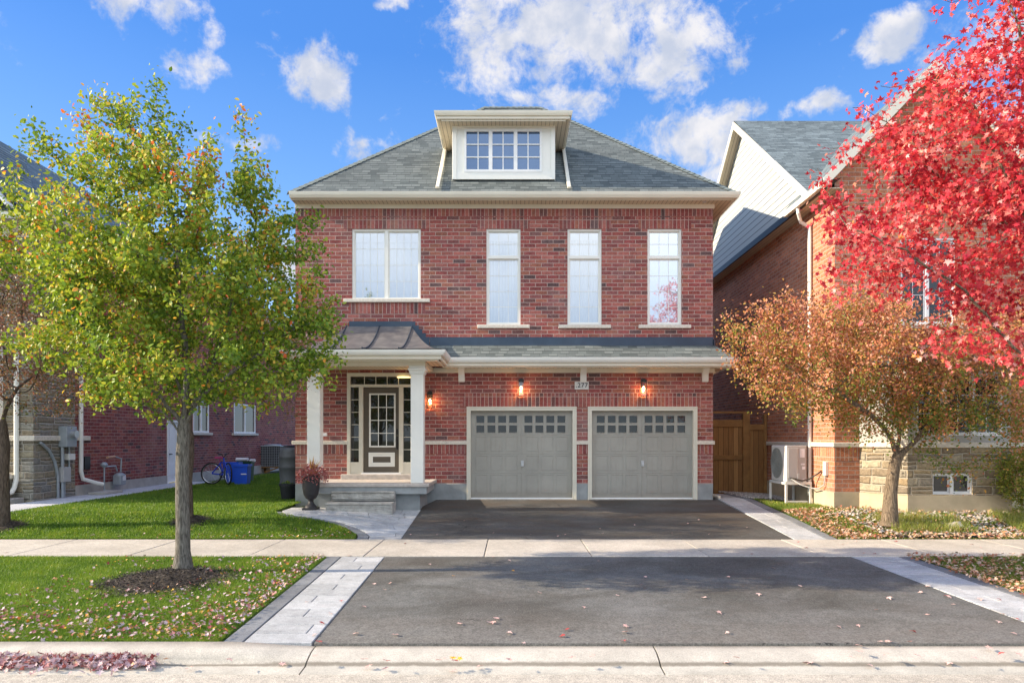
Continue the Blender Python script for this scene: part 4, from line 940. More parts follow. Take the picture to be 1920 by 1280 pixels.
        lo = bpy.data.objects.new('lantern_light', lt); COL.objects.link(lo); lo.parent = hs; lo.location = Vector((x_, Y-.09, zc+.0))-Vector(hs.location)+Vector((0,-.0,-.06))
    lantern(807, 733, 766, .12); lantern(977, 710, 743, .13); lantern(1205.5, 710, 743, .13)
    # house number
    pl = MB(); pl.box(X(1077.5), X(1103.5), Y-.035, Y-.0, Z(730), Z(715.5)); pb = pl.build('number_plate', 'plate', hs, bevel=.004)
    fc = bpy.data.curves.new('digits', 'FONT'); fc.body = '.277'; fc.size = .155; fc.extrude = .003; fc.align_x = 'CENTER'; fc.align_y = 'CENTER'; fc.offset = .0022; fc.space_character = 1.12
    to = bpy.data.objects.new('tmp', fc); COL.objects.link(to); bpy.context.view_layer.update()
    me = bpy.data.meshes.new_from_object(to.evaluated_get(bpy.context.evaluated_depsgraph_get())); bpy.data.objects.remove(to)
    from mathutils import Matrix
    me.transform(Matrix.Translation((X(1090.5), Y-.041, Z(722.5))) @ Matrix.Rotation(R(90), 4, 'X')); me.materials.clear()
    me.name = 'house_number'; link('house_number', me, 'digits', pb)
    # side downspout under right skirt eave and mail box
    dn = MB(); dn.tube([(SX-.02,17.55,3.55),(SX-.15,17.5,3.50),(xr+.07,17.45,3.32),(xr+.06,17.45,3.2),(xr+.06,17.45,.5),(xr+.12,17.3,.42),(xr+.22,17.0,.40)], .04, 8); dn.build('downspout', 'cream', hs)
    mbx = MB(); mbx.box(X(604), X(614), Y-.07, Y-.006, Z(817.5), Z(811.5)); mbx.build('doorbell_box', 'white_vinyl', hs, bevel=.004)
brick_house()

# ------------------------------------------------------------------ neighbour on the right
def side_window(parent, Xw, y0, y1, z0, z1, sgn, pane='pane_dark', mull=2, name='window', sill=True):
    """window in a wall of constant X; sgn = direction the wall faces"""
    fr = MB(); a, b = sorted((Xw+.02*sgn, Xw-.08*sgn)); f_ = .06
    fr.box(a, b, y0, y1, z1-f_, z1); fr.box(a, b, y0, y1, z0, z0+f_); fr.box(a, b, y0, y0+f_, z0+f_, z1-f_); fr.box(a, b, y1-f_, y1, z0+f_, z1-f_)
    for k in range(1, mull): ym = y0+(y1-y0)*k/mull; fr.box(a+.001, b-.001, ym-.05, ym+.05, z0+f_, z1-f_)
    f = fr.build(name, 'white_vinyl', parent); pn = MB(); xp = Xw-.03*sgn
    pn.quad((xp,y0+.03,z0+.03),(xp,y1-.03,z0+.03),(xp,y1-.03,z1-.03),(xp,y0+.03,z1-.03)); pn.build('pane', pane, f)
    if sill:
        s_ = MB(); a, b = sorted((Xw+.09*sgn, Xw-.03*sgn)); s_.box(a, b, y0-.2, y1+.2, z0-.10, z0-.002); s_.build('sill', 'sill', f, bevel=.01)
    return f

def right_house():
    XW, YF = 7.1, 15.26
    h = empty('gabled_house', (9.5, YF, .2), 'orange brick house with stone bay and white sided side gable behind the red maple', 'house')
    zt = 7.25
    mb = MB(); wall_x(mb, YF, 30, .66, zt, [], XW, .1, 1)
    mb.quad((XW,YF,.66),(7.65,YF,.66),(7.65,YF,zt+.3),(XW,YF,zt+.3))
    wins = [(8.55,9.75,4.35,6.25)]
    wall_y(mb, 7.65, 10.93, 3.3, zt+.3, wins, YF, .1)
    wall_y(mb, 10.93, 20, .66, zt+.3, [], YF, .1)
    # front gable triangle
    mb.quad((6.95,YF,zt+.3),(11.5,YF,zt+.3),(9.14,YF,9.75))
    mb.build('wall', 'brick_orange', h)
    so = MB(); so.box(XW-.005, XW+.01, YF-.005, 30, 1.36, 1.645); so.box(XW-.004, 7.65, YF-.006, YF+.01, 1.36, 1.645); so.box(10.93, 20, YF-.006, YF+.01, 1.36, 1.645); so.build('brick_band', 'brick_orange_soldier', h)
    # angled stone bay
    bay = [(7.652,YF-.003),(8.22,14.4),(10.36,14.4),(10.93,YF-.003)]
    bw = MB(); bn = (X(1749,14.4), X(1824,14.4), Z(926.5,14.4), Z(887,14.4))
    bw.quad((*bay[0],.62),(*bay[1],.62),(*bay[1],1.65),(*bay[0],1.65)); wall_y(bw, 8.22, 10.36, .62, 1.65, [bn], 14.4, .12)
    bw.quad((*bay[2],.62),(*bay[3],.62),(*bay[3],1.65),(*bay[2],1.65)); bw.build('bay_stone', 'stone_tan', h)
    bt = MB(); bt.sweep([(7.652,YF),(8.22,14.4),(10.36,14.4),(10.93,YF)], [(-.1,1.65),(.05,1.65),(.05,1.76),(-.1,1.77)]); bt.sweep([(XW,26),(XW,YF),(7.65,YF)], [(-.05,1.65),(.05,1.65),(.05,1.75),(-.05,1.76)]); bt.box(10.93, 20, YF-.05, YF+.05, 1.65, 1.75)
    bt.build('stone_band', 'sill', h, bevel=.01)
    fd = MB(); fd.sweep([(XW+.02,30),(XW+.02,YF+.02),(7.66,YF+.02),(8.23,14.42),(10.35,14.42),(10.92,YF+.02),(20,YF+.02)], [(-.1,-.2),(.04,-.2),(.04,.655),(-.1,.66)]); fd.build('foundation', 'foundation_tan', h)
    # upper part of the bay: panelled window box
    ub = MB(); ub.quad((*bay[0],1.76),(*bay[1],1.76),(*bay[1],3.4),(*bay[0],3.4)); wall_y(ub, 8.22, 10.36, 1.76, 3.4, [(8.4,10.2,1.9,3.2)], 14.4, .1); ub.quad((*bay[2],1.76),(*bay[3],1.76),(*bay[3],3.4),(*bay[2],3.4)); ub.build('bay_trim', 'bay_paint', h)
    window(h, 8.4, 10.2, 1.9, 3.2, 14.43, cols=2, rows=3, mull=3, pane='pane_dark', fmat='white_vinyl', munt=.016)
    br = MB(); br.quad((7.5,YF,3.9),(7.5,YF-.1,3.4),(8.1,14.2,3.4),(8.5,YF,3.9)); br.quad((8.1,14.2,3.4),(10.48,14.2,3.4),(10.1,YF,3.9),(8.5,YF,3.9)); br.quad((10.48,14.2,3.4),(11.1,YF-.1,3.4),(11.1,YF,3.9),(10.1,YF,3.9))
    br.sweep([(7.5,YF-.1),(8.1,14.2),(10.48,14.2),(11.1,YF-.1)], [(-.3,3.38),(0,3.38),(0,3.5),(-.3,3.5)]); br.build('bay_roof', 'shingle_blue', h)
    window(h, *wins[0], YF+.03, cols=2, rows=3, mull=2, pane='pane_dark', fmat='white_vinyl', sill=(8.4,9.9,4.25,4.35))
    # basement window
    fr = window(h, bn[0], bn[1], bn[2], bn[3], 14.45, name='basement_window', frame=.03, mull=2, pane='pane_dark', fmat='white_vinyl', grille=False)
    # side gable: siding, rakes, eave, roof
    ax, ay, az_ = 7.0, 21.2, 11.5; ey0, ey1, ez = 15.9, 26.5, 7.50
    gs = MB(); gs.quad((XW-.03,ey0,ez+.0),(XW-.03,ay,az_-.15),(XW-.03,ey1,ez+.0)); gs.quad((XW-.03,ey0,ez-.18),(XW-.03,ey0,ez),(XW-.03,ey1,ez),(XW-.03,ey1,ez-.18)); gs.build('siding', 'siding', h)
    XR = 6.78; rf = MB()
    p0, p1, p2 = (XR,ey0,ez-.02), (XR,ay,az_+.03), (XR,ey1,ez-.02)
    rf.quad(p0, (20,ey0,ez-.02), (20,ay,az_+.03), p1); rf.quad(p1, (20,ay,az_+.03), (20,ey1,ez-.02), p2)
    # front gable roof (ridge runs to the back)
    GA, GY, GZ = 9.14, 14.92, 10.0; sl = (GZ-7.45)/(GA-6.74); yb = 20.0
    rf.quad((6.74,GY,7.45),(GA,GY,GZ),(GA,yb,GZ),(6.74,yb-2.8,7.45)) ; rf.quad((GA,GY,GZ),(11.54,GY,7.45),(11.54,yb,7.45),(GA,yb,GZ))
    rf.build('roof', 'shingle_blue', h)
    tr = MB()
    def rake(a, b, wdt, out):
        a, b = Vector(a), Vector(b); d = (b-a); n_ = Vector(out)
        dn = Vector((0,0,-1)); tr.add([a, b, b+dn*wdt, a+dn*wdt, a+n_, b+n_, b+n_+dn*wdt, a+n_+dn*wdt], [[0,1,2,3],[7,6,5,4],[0,4,5,1],[3,2,6,7],[0,3,7,4],[1,5,6,2]])
    rake((XR-.02,ey0-.05,ez-.04), (XR-.02,ay,az_), .22, (.03,0,0)); rake((XR-.02,ay,az_), (XR-.02,ey1,ez-.04), .22, (.03,0,0))
    rake((6.70,GY-.02,7.44), (GA,GY-.02,GZ), .24, (0,.03,0)); rake((GA,GY-.02,GZ), (11.58,GY-.02,7.44), .24, (0,.03,0))
    tr.build('rake_board', 'cream', h)
    sf = MB()
    for a, b in (((ey0,ez-.2),(ay,az_-.17)), ((ay,az_-.17),(ey1,ez-.2))): sf.quad((XR,a[0],a[1]),(XW+.02,a[0],a[1]),(XW+.02,b[0],b[1]),(XR,b[0],b[1]))
    sf.quad((6.72,GY,7.24),(GA,GY,GZ-.2),(GA,YF+.02,GZ-.2),(6.72,YF+.02,7.24)); sf.quad((GA,GY,GZ-.2),(11.56,GY,7.24),(11.56,YF+.02,7.24),(GA,YF+.02,GZ-.2))
    sf.box(XR+.02, XW+.02, YF-.3, 29, zt-.02, zt+.0); sf.build('soffit', 'soffit', h)
    gt = MB(); gt.box(XR-.02, XR+.03, GY, 29, zt-.03, zt+.13); gt.quad((XR+.03,GY,zt+.13),(XW,GY,zt+.20),(XW,29,zt+.20),(XR+.03,29,zt+.13)); gt.build('side_eave', 'dark_metal', h)
    gt = MB(); gt.box(XR-.13, XR-.02, 15.0, 17.0, zt+.0, zt+.13); gt.build('gutter', 'cream', h)
    dn = MB(); dx_ = XW-.06; yy = 16.4
    dn.tube([(XR-.06,yy-.1,zt),(XR-.05,yy-.1,zt-.12),(XR+.05,yy,zt-.3),(dx_,yy,zt-.42),(dx_,yy,zt-.6),(dx_,yy,.65),(dx_,yy,.5)], .045, 8); dn.build('downspout', 'white_trim', h)
    bx = MB(); bx.box(XW-.075, XW-.003, 15.55, 15.68, 1.0, 1.32); bx.build('disconnect_box', 'ac_front', h, bevel=.008)
right_house()

def heat_pump():
    x0, x1, y0, y1, zb = 6.46, 6.93, 16.3, 17.24, .815
    h = empty('heat_pump', (6.7,16.8,.25), 'grey and white heat pump unit on a metal stand against the orange brick wall', 'heat pump')
    b = MB(); b.box(x0, x1, y0, y1, zb, zb+.86); body = b.build('housing', 'ac_body', h, bevel=.015, seg=2)
    f = MB(); f.box(x0-.012, x0+.02, y0+.01, y1-.01, zb+.01, zb+.85); f.build('front_cover', 'ac_front', h, bevel=.01)
    g = MB(); cy, cz = y0+.58, zb+.43
    for r_ in [.05+.045*i for i in range(8)]:
        pts = [(x0-.022, cy+r_*math.cos(a), cz+r_*math.sin(a)) for a in [2*math.pi*k/24 for k in range(25)]]; g.tube(pts, .005, 4, cap=False)
    for k in range(8): a = math.pi*k/8; g.tube([(x0-.02,cy+.37*math.cos(a),cz+.37*math.sin(a)),(x0-.02,cy-.37*math.cos(a),cz-.37*math.sin(a))], .005, 4)
    g.build('fan_grille', 'ac_grille', h)
    d = MB(); pts = [(x0-.014, cy+.36*math.cos(a), cz+.36*math.sin(a)) for a in [2*math.pi*k/28 for k in range(28)]]; d.add(pts, [list(range(28))[::-1]]); d.build('fan_opening', 'ac_grille', h)
    p = MB(); p.box(x0+.03, x0+.26, y0-.012, y0, zb+.1, zb+.80); p.box(x0+.24, x0+.31, y0-.015, y0-.0, zb+.05, zb+.20); p.build('access_panel', 'ac_body', h, bevel=.005)
    pieces('sticker', 'paper', h, [(x0+.31, x0+.42, y0-.006, y0-.0005, zb+.58, zb+.78),(x0+.33, x0+.42, y0-.006, y0-.0005, zb+.40, zb+.44),(x0+.36, x0+.43, y0-.006, y0-.0005, zb+.30, zb+.37),(x0+.37, x0+.43, y0-.006, y0-.0005, zb+.05, zb+.08)])
    st = MB(); sx0, sx1, sy0, sy1 = x0-.05, x1+.1, y0-.05, y1+.05; zt = zb-.01
    for xx in (sx0, sx1-.05):
        for yy in (sy0, sy1-.05): st.box(xx, xx+.05, yy, yy+.05, .22, zt)
    st.box(sx0, sx1, sy0-.002, sy0+.05, zt-.05, zt+.008); st.box(sx0, sx1, sy1-.05, sy1+.002, zt-.05, zt+.008); st.box(sx0-.002, sx0+.05, sy0+.05, sy1-.05, zt-.05, zt+.008); st.box(sx1-.05, sx1+.002, sy0+.05, sy1-.05, zt-.05, zt+.008)
    st.box(sx0+.05, sx1-.05, sy0+.1, sy0+.14, .32, .37); st.build('stand', 'ac_front', h, bevel=.004)
    pd = MB(); pd.box(sx0-.06, sx1+.0, sy0-.12, sy1+.1, .10, .27); pd.build('pad', 'concrete_wall', h, bevel=.01)
    c = MB(); c.tube([(x0+.08,y0-.01,zb+.10),(x0+.15,y0-.10,zb+.08),(x0+.30,y0-.14,zb+.04),(x0+.45,y0-.16,zb+.08),(7.04,15.95,zb+.22),(7.07,15.85,zb+.28)], .018, 7); c.build('refrigerant_line', 'cord_black', h)
    c = MB(); c.tube([(x0+.10,y0-.01,zb+.08),(x0+.25,y0-.18,zb-.05),(x0+.45,y0-.3,zb-.12),(6.98,15.8,zb-.12),(7.05,15.66,zb-.02),(7.06,15.62,zb+.2)], .014, 7); c.build('conduit', 'ac_body', h)
heat_pump()

def fence():
    Yf = 19.3; g = .27
    h = empty('wooden_gate', (5.9, Yf, g), 'brown wooden gate and fence panel closing the gap between the brick houses', 'gate')
    a, b = 4.9, X(1392,Yf)
    for (p0, p1, z1, nm) in ((a,b,Z(790,Yf),'gate_panel'), (X(1405,Yf),X(1432,Yf),Z(797,Yf),'fence_panel')):
        m_ = MB(); m_.box(p0, p1, Yf, Yf+.04, g, z1); m_.build(nm, 'fence_wood', h, bevel=.004)
    r_ = MB(); r_.box(a, b, Yf-.03, Yf, Z(800,Yf), Z(788,Yf)+.02); r_.box(a, b, Yf-.03, Yf, Z(862,Yf), Z(853,Yf)); r_.box(X(1405,Yf), X(1432,Yf), Yf-.03, Yf, Z(806,Yf), Z(795,Yf)); r_.build('rail', 'fence_post_wood', h, bevel=.004)
    for p0, p1, z1 in ((X(1392,Yf),X(1405,Yf),Z(772,Yf)), (X(1431.5,Yf),X(1437,Yf),Z(776,Yf))):
        m_ = MB(); m_.box(p0, p1, Yf-.06, Yf+.08, .1, z1); m_.build('post', 'fence_post_wood', h, bevel=.006)
    m_ = MB(); m_.box(a-.1, X(1405,Yf), Yf-.04, Yf+.06, Z(774.5,Yf), Z(771,Yf)); m_.build('top_beam', 'fence_post_wood', h)
fence()

# ------------------------------------------------------------------ neighbour on the left
def left_house():
    XW, YF = -11.6, 16.8
    h = empty('stone_house', (-14, YF, .3), 'tan stone and dark red brick house beyond the left lawn with a white side door', 'house')
    zt = 6.95; wins = [(25.2,26.5,2.05,3.3),(28.9,31.3,2.05,3.3)]; door = (23.3,24.5,.34,2.45)
    mb = MB(); wall_x(mb, 18.4, 38, .58, zt, wins+[(door[0],door[1],.58,door[3])], XW, .1, -1); mb.quad((XW,38,.3),(XW,38,zt),(-24,38,zt),(-24,38,.3)); mb.build('wall', 'brick_dark', h)
    st = MB(); st.quad((XW+.003,YF,.25),(XW+.003,18.4,.25),(XW+.003,18.4,zt),(XW+.003,YF,zt)); st.quad((-24,YF,.25),(XW+.003,YF,.25),(XW+.003,YF,zt),(-24,YF,zt)); st.build('stone_wall', 'stone_grey', h)
    bd = MB(); bd.sweep([(-24,YF),(XW,YF),(XW,19.0)], [(-.02,1.78),(.06,1.78),(.06,1.90),(-.02,1.91)]); bd.build('stone_band', 'sill', h, bevel=.01)
    pieces('foundation', 'foundation_pale', h, [(XW-.1, XW+.02, a, b, 0, .59) for a, b in ((18.4,door[0]),(door[1],38))])
    for wn in wins: side_window(h, XW, *wn, 1, mull=2)
    d = MB(); d.box(XW-.08, XW+.03, door[0], door[0]+.08, .32, door[3]); d.box(XW-.08, XW+.03, door[1]-.08, door[1], .32, door[3]); d.box(XW-.08, XW+.031, door[0]+.08, door[1]-.08, door[3]-.08, door[3])
    dd = d.build('door_frame', 'white_vinyl', h)
    d = MB(); d.box(XW-.06, XW-.02, door[0]+.08, door[1]-.08, .34, door[3]-.08)
    for z0, z1 in ((.5,1.0),(1.15,2.2)):
        for k in (0, 1): y0 = door[0]+.2+k*.45; d.box(XW-.021, XW-.008, y0, y0+.33, z0, z1)
    sd = d.build('side_door', 'white_vinyl', h, bevel=.004)
    hd = MB(); hd.tube([(XW-.02,door[0]+.17,1.3),(XW+.04,door[0]+.17,1.3),(XW+.04,door[0]+.28,1.3)], .018, 6); hd.build('door_handle', 'dark_metal', sd)
    # eave and roof
    ez = 7.15; x_e = -10.95; ye = 16.35
    fz = MB(); fz.sweep([(-24,YF),(XW,YF),(XW,38)], [(0,zt-.25),(.04,zt-.25),(.06,zt+.06),(0,zt+.06)]); fz.build('frieze', 'cream', h)
    sf = MB(); sf.box(-24, x_e, ye, YF+.1, zt+.03, zt+.04); sf.box(XW-.1, x_e, YF+.1, 38.4, zt+.03, zt+.04); sf.build('soffit', 'soffit', h)
    GUT = [(0,0),(0,-.14),(.07,-.14),(.12,-.07),(.135,0),(.10,0)]
    gm = MB(); gm.sweep([(-24,ye),(x_e,ye),(x_e,38.4)], [(o_, ez+z_) for o_, z_ in GUT]); gm.sweep([(-24,ye),(x_e,ye),(x_e,38.4)], [(0,ez-.12),(0,ez-.02),(-.03,ez-.02),(-.03,ez-.12)]); gm.build('gutter', 'white_trim', h)
    A = 6.5; zr = ez+.74*A; rf = MB(); e0, e1 = (x_e+.03,ye-.03,ez-.01), (x_e+.03,38.4,ez-.01)
    rf.quad((-24,ye-.03,ez-.01), e0, (x_e-A,ye+A,zr), (-24,ye+A,zr)); rf.quad(e0, e1, (x_e-A,38.4-A,zr), (x_e-A,ye+A,zr)); rf.quad((-24,38.4,ez), (-24,38.4-A,zr), (x_e-A,38.4-A,zr), e1)
    rf.build('roof', 'shingle_blue', h)
    # small front gable
    gx, gz, gy = -13.4, 9.5, 16.1
    gg = MB(); gg.quad((-14.8,gy+.3,ez),(gx+1.4,gy+.3,ez),(gx,gy+.3,gz-.45)); gg.build('gable_wall', 'stone_grey', h)
    gr = MB(); gr.quad((gx,gy,gz),(gx+1.75,gy,7.35),(gx+1.75,gy+1.0,7.35),(gx,gy+3.0,gz)); gr.quad((gx,gy,gz),(gx,gy+3,gz),(gx-1.75,gy+1,7.35),(gx-1.75,gy,7.35)); gr.build('gable_roof', 'shingle_blue', h)
    gt = MB(); gt.bar((gx,gy-.02,gz-.12),(gx+1.75,gy-.02,7.23),.05,.26,up=(0,1,0)) ; gt.bar((gx,gy-.02,gz-.12),(gx-1.75,gy-.02,7.23),.05,.26,up=(0,1,0)); gt.build('gable_rake', 'white_trim', h)
    # downspouts
    for pts in ([(XW+.07,18.55,zt+.05),(XW+.07,18.55,.95),(XW+.09,18.6,.75),(XW+.25,18.95,.62),(XW+.33,19.1,.58)],
                [(X(29,16.7),16.73,4.2),(X(29,16.7),16.73,.85),(X(28,16.7),16.68,.66),(X(22,16.6),16.6,.55),(X(18,16.6),16.5,.52)]):
        d = MB(); d.tube(pts, .055, 8); d.build('downspout', 'white_trim', h)
    cl = MB(); cl.box(-12.45, -12.18, 16.3, 16.6, 1.1, 4.2); cl.box(-12.5, -12.13, 16.25, 16.65, 1.0, 1.12); cl.build('porch_column', 'white_trim', h, bevel=.01)
    cb = MB(); cb.box(-14, -12.08, 16.15, 16.78, .2, .86); cb.build('porch_pier', 'stone_grey', h); cb = MB(); cb.box(-14, -12.03, 16.1, 16.78, .861, 1.0); cb.build('pier_cap', 'sill', h, bevel=.02)
    sp = MB(); sp.box(-12.3, -11.75, 16.2, 16.7, .2, .42); sp.build('step', 'foundation_pale', h, bevel=.01)
    vt = MB(); vt.box(XW, XW+.05, 18.75, 19.0, 1.0, 1.35); vt.build('wall_vent', 'dark_metal', h)
left_house()
mb = MB(); mb.box(-11.45,-11.0,18.7,19.6,.315,.385); tag(mb.build('splash_block', 'foundation_pale', bevel=.01), 'low concrete splash block under the white downspout at the stone and brick corner', 'splash block')

def utility_boxes():
    XW = -11.597; h = empty('electric_meter', (XW,17.8,.3), 'grey electric meter boxes with round dial and conduits on the stone side wall', 'meter')
    y0 = 17.72
    b = MB(); b.box(XW, XW+.22, y0, y0+.42, 1.62, 2.15); b.build('meter_box', 'meter_grey', h, bevel=.01)
    d = MB(); d.tube([(XW+.22,y0+.24,1.95),(XW+.33,y0+.24,1.95)], .10, 16); d.build('meter_dial', 'steel', h)
    b = MB(); b.box(XW, XW+.14, y0, y0+.30, .72, 1.10); b.build('junction_box', 'ac_body', h, bevel=.008)
    b = MB(); b.box(XW, XW+.14, y0+.22, y0+.48, 1.28, 1.44); b.build('small_box', 'ac_front', h, bevel=.008)
    c = MB(); c.tube([(XW+.07,y0+.06,1.62),(XW+.07,y0+.06,.3)], .04, 8); c.tube([(XW+.05,y0+.16,.72),(XW+.05,y0+.16,.3)], .03, 8); c.tube([(XW+.06,y0+.34,1.62),(XW+.06,y0+.34,1.1)], .022, 6); c.build('conduit', 'meter_grey', h)
    c = MB(); c.tube([(XW+.03,y0-.05,.3),(XW+.03,y0-.06,.9),(XW+.03,y0-.18,1.25),(XW+.04,y0-.42,1.55),(XW+.05,y0-.75,1.74)], .035, 8); c.build('bent_pipe', 'meter_grey', h)
utility_boxes()

def gas_meter():
    XW = -11.6; h = empty('gas_meter', (XW+.2,20.1,.5), 'grey gas meter with pipes on the dark brick side wall', 'meter')
    P = lambda px, py, y=19.9: (X(px, y) if False else XW+.22, y, Z(py, y))
    yA = 11.38*F/(960-193); yB = 11.38*F/(960-212)
    b = MB(); b.box(XW+.1, XW+.34, 19.95, 20.25, Z(909,20), Z(890,20)); b.lathe((XW+.22,20.1,Z(890,20)), [(.15,-.02),(.13,.03),(.06,.06),(0,.065)], 14); b.build('meter_body', 'meter_grey', h, bevel=.03, seg=2)
    f = MB(); f.box(XW+.341, XW+.35, 20.05, 20.2, .62, .78); f.build('meter_face', 'paper', h)
    p = MB(); x_ = XW+.22; p.tube([(x_,19.35,.32),(x_,19.35,1.15)], .02, 6); p.tube([(x_,19.35,1.05),(x_,19.9,1.05),(x_,19.98,.9)], .022, 6); p.tube([(x_,20.16,.86),(x_,20.2,1.25),(x_,19.85,1.32)], .022, 6); p.build('pipe', 'meter_grey', h)
    r_ = MB(); r_.lathe((x_,19.35,1.1), [(0,-.08),(.05,-.07),(.1,0),(.05,.07),(0,.08)], 12); r_.build('regulator', 'meter_grey', h)
    c = MB(); c.tube([(x_,19.5,1.30),(x_,19.85,1.32)], .035, 8); c.build('copper_pipe', 'copper', h)
gas_meter()

def bicycle():
    Yb = 23.0; g = .31; xa, xb = X(397,Yb), X(431.5,Yb)   # wheel centres
    h = empty('bicycle', ((xa+xb)/2, Yb, g), 'blue kids bicycle with pink seat parked on the side lawn before the bins', 'bicycle')
    ang = R(35)
    def wheel(cx, cy, steer, nm):
        r_ = .36; c = Vector((cx, cy, g+r_)); ux = Vector((math.cos(steer), -math.sin(steer), 0)); uz = Vector((0,0,1))
        ring = lambda rad: [c+ux*rad*math.cos(2*math.pi*k/28)+uz*rad*math.sin(2*math.pi*k/28) for k in range(29)]
        m_ = MB(); m_.tube(ring(r_-.02), .024, 6, cap=False); tyre = m_.build('tyre', 'rubber', h)
        m_ = MB(); m_.tube(ring(r_-.05), .012, 5, cap=False); rim = m_.build('rim', 'steel', h)
        m_ = MB()
        for k in range(12): a = 2*math.pi*k/12; m_.tube([c, c+(ux*math.cos(a)+uz*math.sin(a))*(r_-.05)], .003, 3)
        m_.tube([c+Vector((0,-.05,0)), c+Vector((0,.05,0))], .02, 6); m_.build('spokes', 'steel', h)
    wheel(xa, Yb, 0.0, 'w'); wheel(xb, Yb-.15, R(50), 'w')
    bb = Vector((xa+.38, Yb-.03, g+.32)); st = Vector((xa+.28, Yb, g+.72)); hd = Vector((xb-.17, Yb-.08, g+.80)); hub = Vector((xa, Yb, g+.36)); hf = Vector((xb, Yb-.15, g+.36))
    f = MB()
    for a, b in ((bb,st),(bb,hd),(st,hd-Vector((0,0,.08))),(bb,hub),(st-Vector((0,0,.04)),hub)): f.tube([a, b], .022, 7)
    f.build('frame', 'bike_blue', h)
    f = MB(); f.tube([hd+Vector((-.02,0,.08)), hd, hf], .022, 7); f.build('fork', 'bike_blue', h)
    f = MB(); f.tube([st, st+Vector((-.04,0,.14))], .014, 6); f.box(st.x-.16, st.x+.12, st.y-.06, st.y+.06, st.z+.14, st.z+.19); f.build('seat', 'seat_pink', h, bevel=.02)
    f = MB(); t_ = hd+Vector((-.02,0,.08)); f.tube([t_+Vector((-.15,-.18,.16)), t_+Vector((-.02,-.08,.12)), t_, t_+Vector((.06,.08,.12)), t_+Vector((.1,.22,.16))], .013, 6); f.build('handlebar', 'rubber', h)
    f = MB(); ring = [bb+Vector((.09*math.cos(2*math.pi*k/16),-.03,.09*math.sin(2*math.pi*k/16))) for k in range(17)]; f.tube(ring, .012, 5, cap=False); f.tube([bb, bb+Vector((.1,-.08,-.12))], .012, 5); f.tube([bb, bb+Vector((-.1,.05,.12))], .012, 5); f.build('crank', 'rubber', h)
bicycle()
def bin_(name, px0, px1, py0, py1, Yb, mat, label, lid=None):
    x0, x1 = X(px0,Yb), X(px1,Yb); z0, z1 = .29, Z(py0,Yb); cx = (x0+x1)/2; w_ = (x1-x0)/2
    h = empty(name, (cx, Yb, z0), label, 'bin', None); d = w_*.75
    m_ = MB(); k = .84
    vs = []
    for s_, z in ((k,z0),(1,z1)):
        for i, j in ((-1,-1),(1,-1),(1,1),(-1,1)): vs.append((cx+i*w_*s_, Yb+j*d*s_, z))
    for s_, z in ((.95,z1),(.8,z0+.05)):
        for i, j in ((-1,-1),(1,-1),(1,1),(-1,1)): vs.append((cx+i*w_*s_, Yb+j*d*s_, z))
    fs = [[0,3,2,1]]+[[i,(i+1)%4,4+(i+1)%4,4+i] for i in range(4)]+[[4+i,4+(i+1)%4,8+(i+1)%4,8+i] for i in range(4)]+[[8+i,8+(i+1)%4,12+(i+1)%4,12+i] for i in range(4)]+[[12,13,14,15]]
    m_.add(vs, fs); m_.build('tub', mat, h, bevel=.015)
    r_ = MB(); r_.sweep([(cx-w_,Yb+d),(cx-w_,Yb-d),(cx+w_,Yb-d),(cx+w_,Yb+d)], [(0,z1-.07),(.025,z1-.07),(.025,z1),(0,z1)]); r_.build('rim', mat, h)
    return h, cx, z0, z1, d
h, cx, z0, z1, d = bin_('recycling_bin', 441, 468, 870, 907, 23.3, 'bin_blue', 'blue recycling bin right of the bicycle, the one in front of the green bin')
m_ = MB(); m_.box(cx+.02, cx+.2, 23.3-d*.95-.012, 23.3-d*.95+.02, (z0+z1)/2-.0, (z0+z1)/2+.035); m_.build('white_mark', 'white_vinyl', h)
bin_('recycling_bin', 424, 450, 866, 903, 24.2, 'bin_blue', 'blue recycling bin mostly hidden behind the bicycle front wheel')
h, cx, z0, z1, d = bin_('garden_bin', 449, 474, 864, 903, 25.0, 'bin_green', 'dark green bin filled with rolled paper behind the blue bins')
m_ = MB(); m_.tube([(cx-.35,25,z1+.06),(cx+.1,24.9,z1+.07)], .06, 10); m_.tube([(cx+.15,25,z1+.02),(cx+.35,24.9,z1+.03)], .05, 10); m_.build('rolled_paper', 'paper', h)

def condenser():
    Yc = 32.0; x0, x1 = X(485,Yc), X(525,Yc); z0, z1 = Z(874,Yc), Z(837,Yc); y0, y1 = Yc, Yc+.95
    h = empty('air_conditioner', ((x0+x1)/2, Yc+.4, z0), 'dark square air conditioner mounted low on the far end of the left brick wall', 'air conditioner')
    m_ = MB(); m_.box(x0+.02, x1-.02, y0+.02, y1-.02, z0, z1); m_.build('core', 'plastic_black', h)
    g = MB(); n = 12
    for i in range(n+1): xx = x0+(x1-x0)*i/n; g.box(xx-.008, xx+.008, y0-.004, y0+.008, z0, z1)
    for i in range(n): zz = z0+(z1-z0)*i/n; g.box(x0, x1, y0-.006, y0+.006, zz-.008, zz+.008)
    g.build('grille', 'meter_grey', h)
    t_ = MB(); t_.box(x0-.03, x1+.03, y0-.03, y1, z1, z1+.05); t_.lathe(((x0+x1)/2, (y0+y1)/2, z1+.05), [(.38,0),(.36,.05),(0,.07)], 20); t_.build('top', 'meter_grey', h, bevel=.01)
    b = MB(); b.box(x0-.05, x1+.08, y0, y1, z0-.06, z0-.002); b.bar((x1-.1,y0+.05,z0-.06),(x0+.25,y0+.05,.25),.06); b.box(x0-.35, x0+.2, y0+.4, y1, .2, z0-.06); b.build('bracket', 'fence_post_wood', h)
condenser()
